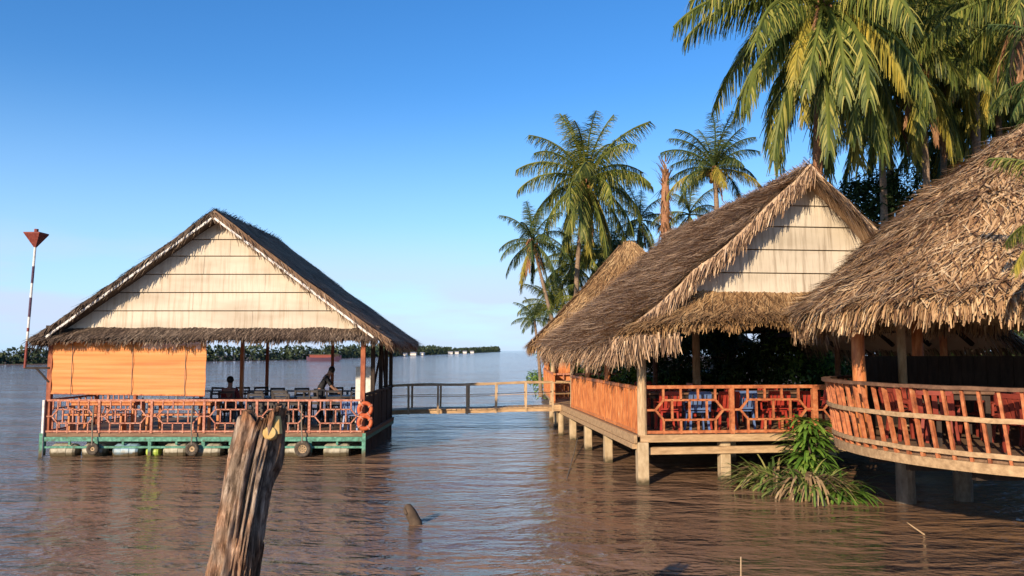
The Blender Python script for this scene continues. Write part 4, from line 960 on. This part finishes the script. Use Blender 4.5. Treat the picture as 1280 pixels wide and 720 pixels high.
palm('coconut palm at the top of the grove between the two pale trunks', at(1180, 25, 32), gp(1180, 32), 5.0, 32, 'b', 1, 3, trunk_r=.13)
palm('coconut palm crown low behind the peak of the round hut', at(1245, 75, 31), gp(1245, 31), 4.6, 30, 'g', 1, 3, trunk_r=.13)
palm('palm filling the gap under the tall coconut palm crown, left of the straw gold roof', at(716, 330, 43), gp(716, 43), 2.6, 26, 'g', 1, 4, trunk_r=.1, nuts=False)
palm('palm low behind the straw gold roof with fronds touching its tip', at(752, 322, 47), gp(750, 47), 3.0, 26, 'g', 1, 3, trunk_r=.1, nuts=False)
palm('bushy young palm at the water edge left of the straw gold roof', at(690, 385, 39), gp(690, 39, .5), 2.0, 22, 'g', 0, 0, trunk_r=.08, nuts=False, low=4)
# bare dead palm stem
t = thing('dead_palm', 'bare orange brown dead palm stem with ragged tuft, right of the tall coconut palm', 'dead palm', gp(828, 36))
c = at(832, 212, 36) - V(t.location)
m = MB(); m.tube([(0, 0, 0), c * .5 + V((.05, 0, 0)), c * .8, c], [.2, .17, .22, .16], 10); m.build('trunk', 'bark_rust', t, smooth=True)
m = MB()
for i in range(240):
    f = rn(.62, 1.04); a = rn(0, 6.28); p = c * f; d = V((math.cos(a) * .5, math.sin(a) * .5, rn(.5, 1.2) if f > .92 else rn(-1.2, .1))).normalized()
    m.blade(p + V((math.cos(a) * .15, math.sin(a) * .15, 0)), d, V((math.cos(a), math.sin(a), .2)).normalized(), rn(.3, .8), rn(.05, .11), droop=.3)
m.build('dry_sheath', 'frond_dead', t)

# ------------------------------------------------------------------ broadleaf trees and bushes behind the huts
def leafy(name, label, cat, base, h, r, mt, n=5200, trunk=.2, lo=.3, group=None, ls=.16):
    t = thing(name, label, cat, base, 0, group); m = MB()
    if trunk:
        m.tube([(0, 0, -.2), (.1, 0, h * .3), (-.05, .1, h * .6), (0, 0, h * .85)], [trunk, trunk * .75, trunk * .5, trunk * .15], 8)
        for k in range(6):
            a = rn(0, 6.28); z = h * rn(.3, .6); m.tube([(0, 0, z), (math.cos(a) * r * .4, math.sin(a) * r * .4, z + h * .12), (math.cos(a) * r * .75, math.sin(a) * r * .75, z + h * rn(.1, .25))], [trunk * .4, trunk * .25, .02], 6)
        m.build('trunk', 'bark_dark', t, smooth=True)
    m = MB(); cl = []
    for k in range(26):
        a = rn(0, 6.28); q = rn(0, 1) ** .5; z = rn(lo, 1); rr = r * (1 - .65 * max(0, (z - .55) / .45) ** 2)
        cl.append((V((math.cos(a) * q * rr * .85, math.sin(a) * q * rr * .85, z * h)), r * rn(.22, .42)))
    for i in range(n):
        c, s_ = random.choice(cl); d = V((random.gauss(0, 1), random.gauss(0, 1), random.gauss(0, .8))); d = d.normalized() * s_ * rn(.5, 1.05)
        p = c + d; n_ = (d.normalized() + V((rn(-.6, .6), rn(-.6, .6), rn(0, .9)))).normalized(); ax = n_.orthogonal().normalized(); ax.rotate(Matrix.Rotation(rn(0, 6.28), 3, n_))
        m.blade(p, ax, n_, ls * rn(.7, 1.4), ls * rn(.35, .55), droop=.5)
    m.build('crown', mt, t); return t
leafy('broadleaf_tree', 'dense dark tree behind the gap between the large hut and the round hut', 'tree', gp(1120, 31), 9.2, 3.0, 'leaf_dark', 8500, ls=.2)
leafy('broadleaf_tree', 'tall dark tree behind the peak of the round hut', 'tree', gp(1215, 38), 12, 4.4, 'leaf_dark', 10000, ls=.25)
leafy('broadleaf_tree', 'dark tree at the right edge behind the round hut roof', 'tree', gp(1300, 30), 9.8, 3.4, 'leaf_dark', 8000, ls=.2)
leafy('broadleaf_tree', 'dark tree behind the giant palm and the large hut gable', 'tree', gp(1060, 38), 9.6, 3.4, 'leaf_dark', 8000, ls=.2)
bl = [('bush filling the shade beyond the side railing of the large hut', 800, 26, 3.2, 1.5), ('tall bush behind the inner table of the large hut', 875, 25.2, 3.6, 1.5), ('tall bush behind the middle of the large hut', 935, 24.8, 3.6, 1.5), ('tall bush behind the right end of the large hut railing', 1000, 24.6, 3.6, 1.5),
      ('low dark bush on the bank seen through the open left end of the large hut', 760, 27.5, 2.4, 1.3), ('dark bush seen through the large hut right of its corner post', 845, 26.5, 2.9, 1.5), ('bush seen through the large hut beside its inner pale post', 905, 25.5, 2.8, 1.5),
      ('bush seen through the right part of the large hut', 965, 25, 3.0, 1.6), ('bush on the bank behind the gap between the large and the round hut', 1040, 25, 3.2, 1.6), ('bush behind the left post of the round hut', 1100, 23, 3, 1.6),
      ('bush behind the middle of the round hut', 1175, 22, 3, 1.7), ('bush behind the right part of the round hut', 1255, 21.5, 3, 1.7), ('green bush at the foot of the tall coconut palm', 735, 37, 3.2, 1.6), ('green bush under the leaning palm at the river edge', 695, 39, 2.4, 1.2)]
for lb, px, Y, h, r in bl: leafy('bush', lb, 'bush', gp(px, Y, .4), h, r * 1.15, random.choice(('leaf_mid', 'leaf_bright')), 4500, 0.05, .08, 'bushes on the river bank', .15)

# ------------------------------------------------------------------ water plants in front of the huts
def clump(name, label, base, n, L, mt, w, up=(.3, 1.2), droop=(.8, 1.8), spread=.35, part='leaves', extra=None):
    t = thing(name, label, 'water plant', base); m = MB()
    for i in range(n):
        a = rn(0, 6.28); d = V((math.cos(a), math.sin(a), rn(*up))).normalized(); p = V((math.cos(a) * rn(0, spread), math.sin(a) * rn(0, spread), rn(-.05, .15)))
        m.blade(p, d, d.cross(V((-math.sin(a), math.cos(a), 0))).normalized(), L * rn(.6, 1.15), rn(*w), droop=rn(*droop), seg=5)
    m.build(part, mt, t)
    if extra:
        m = MB()
        for i in range(extra[0]):
            a = rn(0, 6.28); d = V((math.cos(a), math.sin(a), rn(-.3, .8))).normalized(); p = V((math.cos(a) * rn(0, spread), math.sin(a) * rn(0, spread), rn(0, .4)))
            m.blade(p, d, d.cross(V((-math.sin(a), math.cos(a), 0))).normalized(), L * rn(.4, .9), rn(*w), droop=rn(1, 2.4), seg=4)
        m.build('withered_leaves', 'dead_leaf', t)
    return t
def onw(px, py):
    v = (360 - py) / FPX; a = math.sin(PITCH) + v * math.cos(PITCH); k = -CAMH / a; return V(((px - 640) / FPX * k, (math.cos(PITCH) - v * math.sin(PITCH)) * k, 0))
clump('screw_pine', 'spiky strap leaved water plant at the left of the clump under the huts', onw(968, 608), 230, .85, 'strap_leaf', (.045, .085), up=(.2, 2.0), droop=(.8, 2.2), spread=.45, extra=(60,))
clump('screw_pine', 'spiky water plant with many withered leaves in the middle of the clump', onw(1012, 620), 190, .85, 'strap_leaf', (.045, .085), up=(.2, 2.2), droop=(.8, 2.2), spread=.45, extra=(190,))
clump('screw_pine', 'dark green spiky water plant at the right of the clump by the concrete pile', onw(1050, 622), 130, .75, 'leaf_bright', (.045, .085), up=(.3, 1.8), spread=.28, droop=(1.2, 2.4))
tp = thing('young_shrub', 'bright green young shrub rising behind the spiky water plants', 'shrub', onw(1022, 612) + V((0, .35, 0)))
m = MB(); m.tube([(0, 0, -.3), (.02, 0, .5), (-.02, 0, 1.05)], [.03, .025, .012], 6); m.build('stem', 'bark_dark', tp)
m = MB()
for i in range(420):
    z = rn(.3, 1.3); a = rn(0, 6.28); d = V((math.cos(a), math.sin(a), rn(-.1, .9))).normalized(); q = V((math.cos(a), math.sin(a), 0)) * rn(.02, .4)
    m.blade(q + V((0, 0, z)), d, d.cross(V((-math.sin(a), math.cos(a), 0))).normalized(), rn(.2, .4), rn(.07, .12), droop=1.0, seg=3)
m.build('leaves', 'leaf_bright', tp)

# ------------------------------------------------------------------ leaning dead timber in the foreground
YS = 3.6
Tm = thing('dead_timber', 'weathered leaning tree stump with split bark and a pale sawn branch stub', 'tree stump', at(262, 860, YS) * 1)
tb = V(Tm.location); ctop = at(329, 534, YS); axis = ctop - tb
NZ, NA = 220, 150; m = MB(); ax = axis.normalized(); X_ = V((1, 0, 0)); X_ = (X_ - ax * X_.dot(ax)).normalized(); Y_ = ax.cross(X_)
Ln = axis.length
for i in range(NZ + 1):
    f = i / NZ; s = f * (Ln + .05)
    for j in range(NA):
        a = 2 * math.pi * j / NA; cs, sn = math.cos(a), math.sin(a)
        r = .090 + .014 * (1 - f) + .010 * f
        r += .030 * mnoise.noise(V((cs * 2.2, sn * 2.2, s * 1.1 + 3))) + .020 * mnoise.noise(V((cs * 5.5, sn * 5.5, s * 1.6)))
        g_ = mnoise.noise(V((cs * 12, sn * 12, s * 2.0 + 9))); r -= .026 * max(0, .22 - abs(g_)) / .22 - .006; g3 = mnoise.noise(V((cs * 6.5, sn * 6.5, s * 1.1 + 31))); r -= .03 * max(0, .16 - abs(g3)) / .16
        g2 = mnoise.noise(V((cs * 26, sn * 26, s * 5.0))); r += .006 * g2 + .004 * mnoise.noise(V((cs * 50, sn * 50, s * 14)))
        r += .03 * math.exp(-((s - Ln + .12) ** 2) / .012) * max(0, math.cos(a - .4)) # flare near the top right
        r += .022 * math.exp(-((s - Ln * .42) ** 2) / .004) * max(0, math.cos(a - 4.4)) ** 3   # knot
        e_ = 0
        if f > .93: e_ = (.075 * mnoise.noise(V((cs * 2.5, sn * 2.5, 5))) + .04 * cs * 1.0 + .03 * mnoise.noise(V((cs * 9, sn * 9, 2)))) * (f - .93) / .07
        m.v.append(tuple(ax * (s + e_) + (X_ * cs + Y_ * sn) * r + X_ * .012 * math.sin(s * 5)))
for i in range(NZ):
    for j in range(NA):
        a = i * NA + j; b = i * NA + (j + 1) % NA; m.f.append((a, b, b + NA, a + NA))
k = len(m.v); m.v.append(tuple(ax * (Ln - .02)))
for j in range(NA): m.f.append((NZ * NA + j, NZ * NA + (j + 1) % NA, k))
m.build('trunk', 'stump', Tm, smooth=True)
sp = at(337, 541, YS - .095) - tb
m = MB(); dn = V((.25, -.93, .22)).normalized(); m.tube([sp - dn * .06, sp, sp + dn * .006], [.034, .030, .026], 18); m.build('cut_branch', 'cut_wood', Tm)
sp2 = at(346, 528, YS - .06) - tb
m = MB(); m.tube([sp2 - V((0, 0, .05)), sp2, sp2 + V((.004, 0, .03))], [.026, .022, .012], 8); m.build('broken_tip', 'cut_wood', Tm)

# driftwood, sticks, mooring line
p = onw(517, 655)
t = thing('driftwood', 'short dark mossy log end poking out of the open water', 'driftwood', p)
m = MB(); m.tube([(.09, 0, -.25), (.03, 0, .02), (-.05, -.02, .18), (-.10, -.02, .27), (-.115, -.02, .29)], [.09, .095, .085, .06, .02], 10); m.build('log', 'bark_dark', t, smooth=True)
m = MB(); m.tube([(-.10, -.09, .16), (-.125, -.075, .24)], [.03, .02], 7); m.build('knot', 'bark_dark', t)
p = at(917, 735, 5.0)
t = thing('reed_stick', 'thin dry cane sticking up at the bottom edge of the picture', 'stick', (p.x, 5.0, -.3)); q = at(926, 696, 5.0) - V(t.location)
m = MB(); m.tube([(0, 0, 0), q * .5 + V((.01, 0, 0)), q], [.012, .010, .004], 7); m.build('cane', 'pale_wood', t)
p0 = onw(1155, 668); t = thing('twig', 'thin pale twig slanting out of the dark water below the round hut', 'twig', p0)
m = MB(); m.tube([(.12, 0, -.12), (0, 0, .0), (-.22, .03, .16)], [.014, .012, .005], 6); m.build('stem', 'pale_wood', t)
p0 = onw(700, 625); t = thing('mooring_rope', 'thin slack rope running from the hut piles down into the water', 'rope', p0); q = at(722, 548, 21.5) - p0
m = MB(); m.tube([V((0, 0, -.1)), q * .33 + V((0, 0, -.05)), q * .66 + V((0, 0, -.06)), q], .012, 5); m.build('line', 'rope', t)

# ------------------------------------------------------------------ far boat and houses
bp_ = at(404, 452, 190)
t = thing('river_boat', 'small rusty red river boat with dark cabin far off before the wooded shore', 'boat', (bp_.x, 190, 0), R(4))
m = MB(); secs = []
for x, w, z0, z1 in ((-4, .5, .2, 1.2), (-3, 1.0, -.2, .9), (0, 1.2, -.3, .8), (3, 1.0, -.2, 1.0), (4.4, .15, .4, 1.5)):
    secs.append([(x, -w, z1), (x, -w * .6, z0), (x, w * .6, z0), (x, w, z1)])
for s_ in secs: m.v += s_
for i in range(4):
    for j in range(3): a = i * 4 + j; m.f.append((a, a + 1, a + 5, a + 4))
    m.f.append((i * 4 + 3, i * 4, i * 4 + 4, i * 4 + 7))
m.f += [(0, 3, 2, 1), (16, 17, 18, 19)]
m.build('hull', 'marker_violet', t)
m = MB(); m.box(-3.2, 2.2, -.8, .8, .85, 1.5); m.build('cabin', 'marker_red', t); m = MB(); m.box(-3.5, 2.6, -.95, .95, 1.52, 1.62); m.build('canopy', 'brown_wood', t)
m = MB(); m.box(2.6, 4.0, -.5, .5, 1.0, 1.7); m.build('cargo', 'dark_wood', t)
for i, (px, Y, w, h) in enumerate([(507, 340, 1.6, 1.3), (517, 370, 2.8, 1.6), (528, 400, 1.8, 1.4), (563, 520, 3, 1.7), (571, 540, 2.6, 1.8), (581, 620, 3, 2), (590, 690, 3, 2)]):
    p = at(px, 440, Y); t = thing('shore_house', 'tiny white house low on the far shore', 'house', (p.x, Y, .2), rn(-.2, .2), 'white houses on the far shore')
    m = MB(); m.box(-w / 2, w / 2, -1.5, 1.5, 0, h * .7); m.build('wall', 'white_paint', t)
    m = MB(); m.add([(-w / 2 - .2, -1.8, h * .7), (w / 2 + .2, -1.8, h * .7), (w / 2 + .2, 1.8, h * .7), (-w / 2 - .2, 1.8, h * .7), (-w / 2 - .2, 0, h * 1.05), (w / 2 + .2, 0, h * 1.05)], [(0, 1, 5, 4), (2, 3, 4, 5), (0, 4, 3), (1, 2, 5), (3, 2, 1, 0)]); m.build('roof', 'roof_tin', t)

# sub-parts: pieces that belong to one part of their thing
for o in list(COL.objects):
    want = {'gable_backing': 'gable_wall', 'ridge_cap': 'roof_slope', 'roof_cap': 'roof', 'cut_branch': 'trunk', 'broken_tip': 'trunk', 'pull_cord': 'slat_curtain', 'wheel_rim': 'tread', 'fingers': 'body', 'nose': 'body', 'flower_stalk': 'coconut_bunch', 'painted_band': 'pole', 'grab_band': 'ring', 'knot': 'log'}.get(o.name.split('.')[0])
    if want and o.parent:
        for c in children(o.parent):
            if c.name.split('.')[0] == want: o.parent = c; break
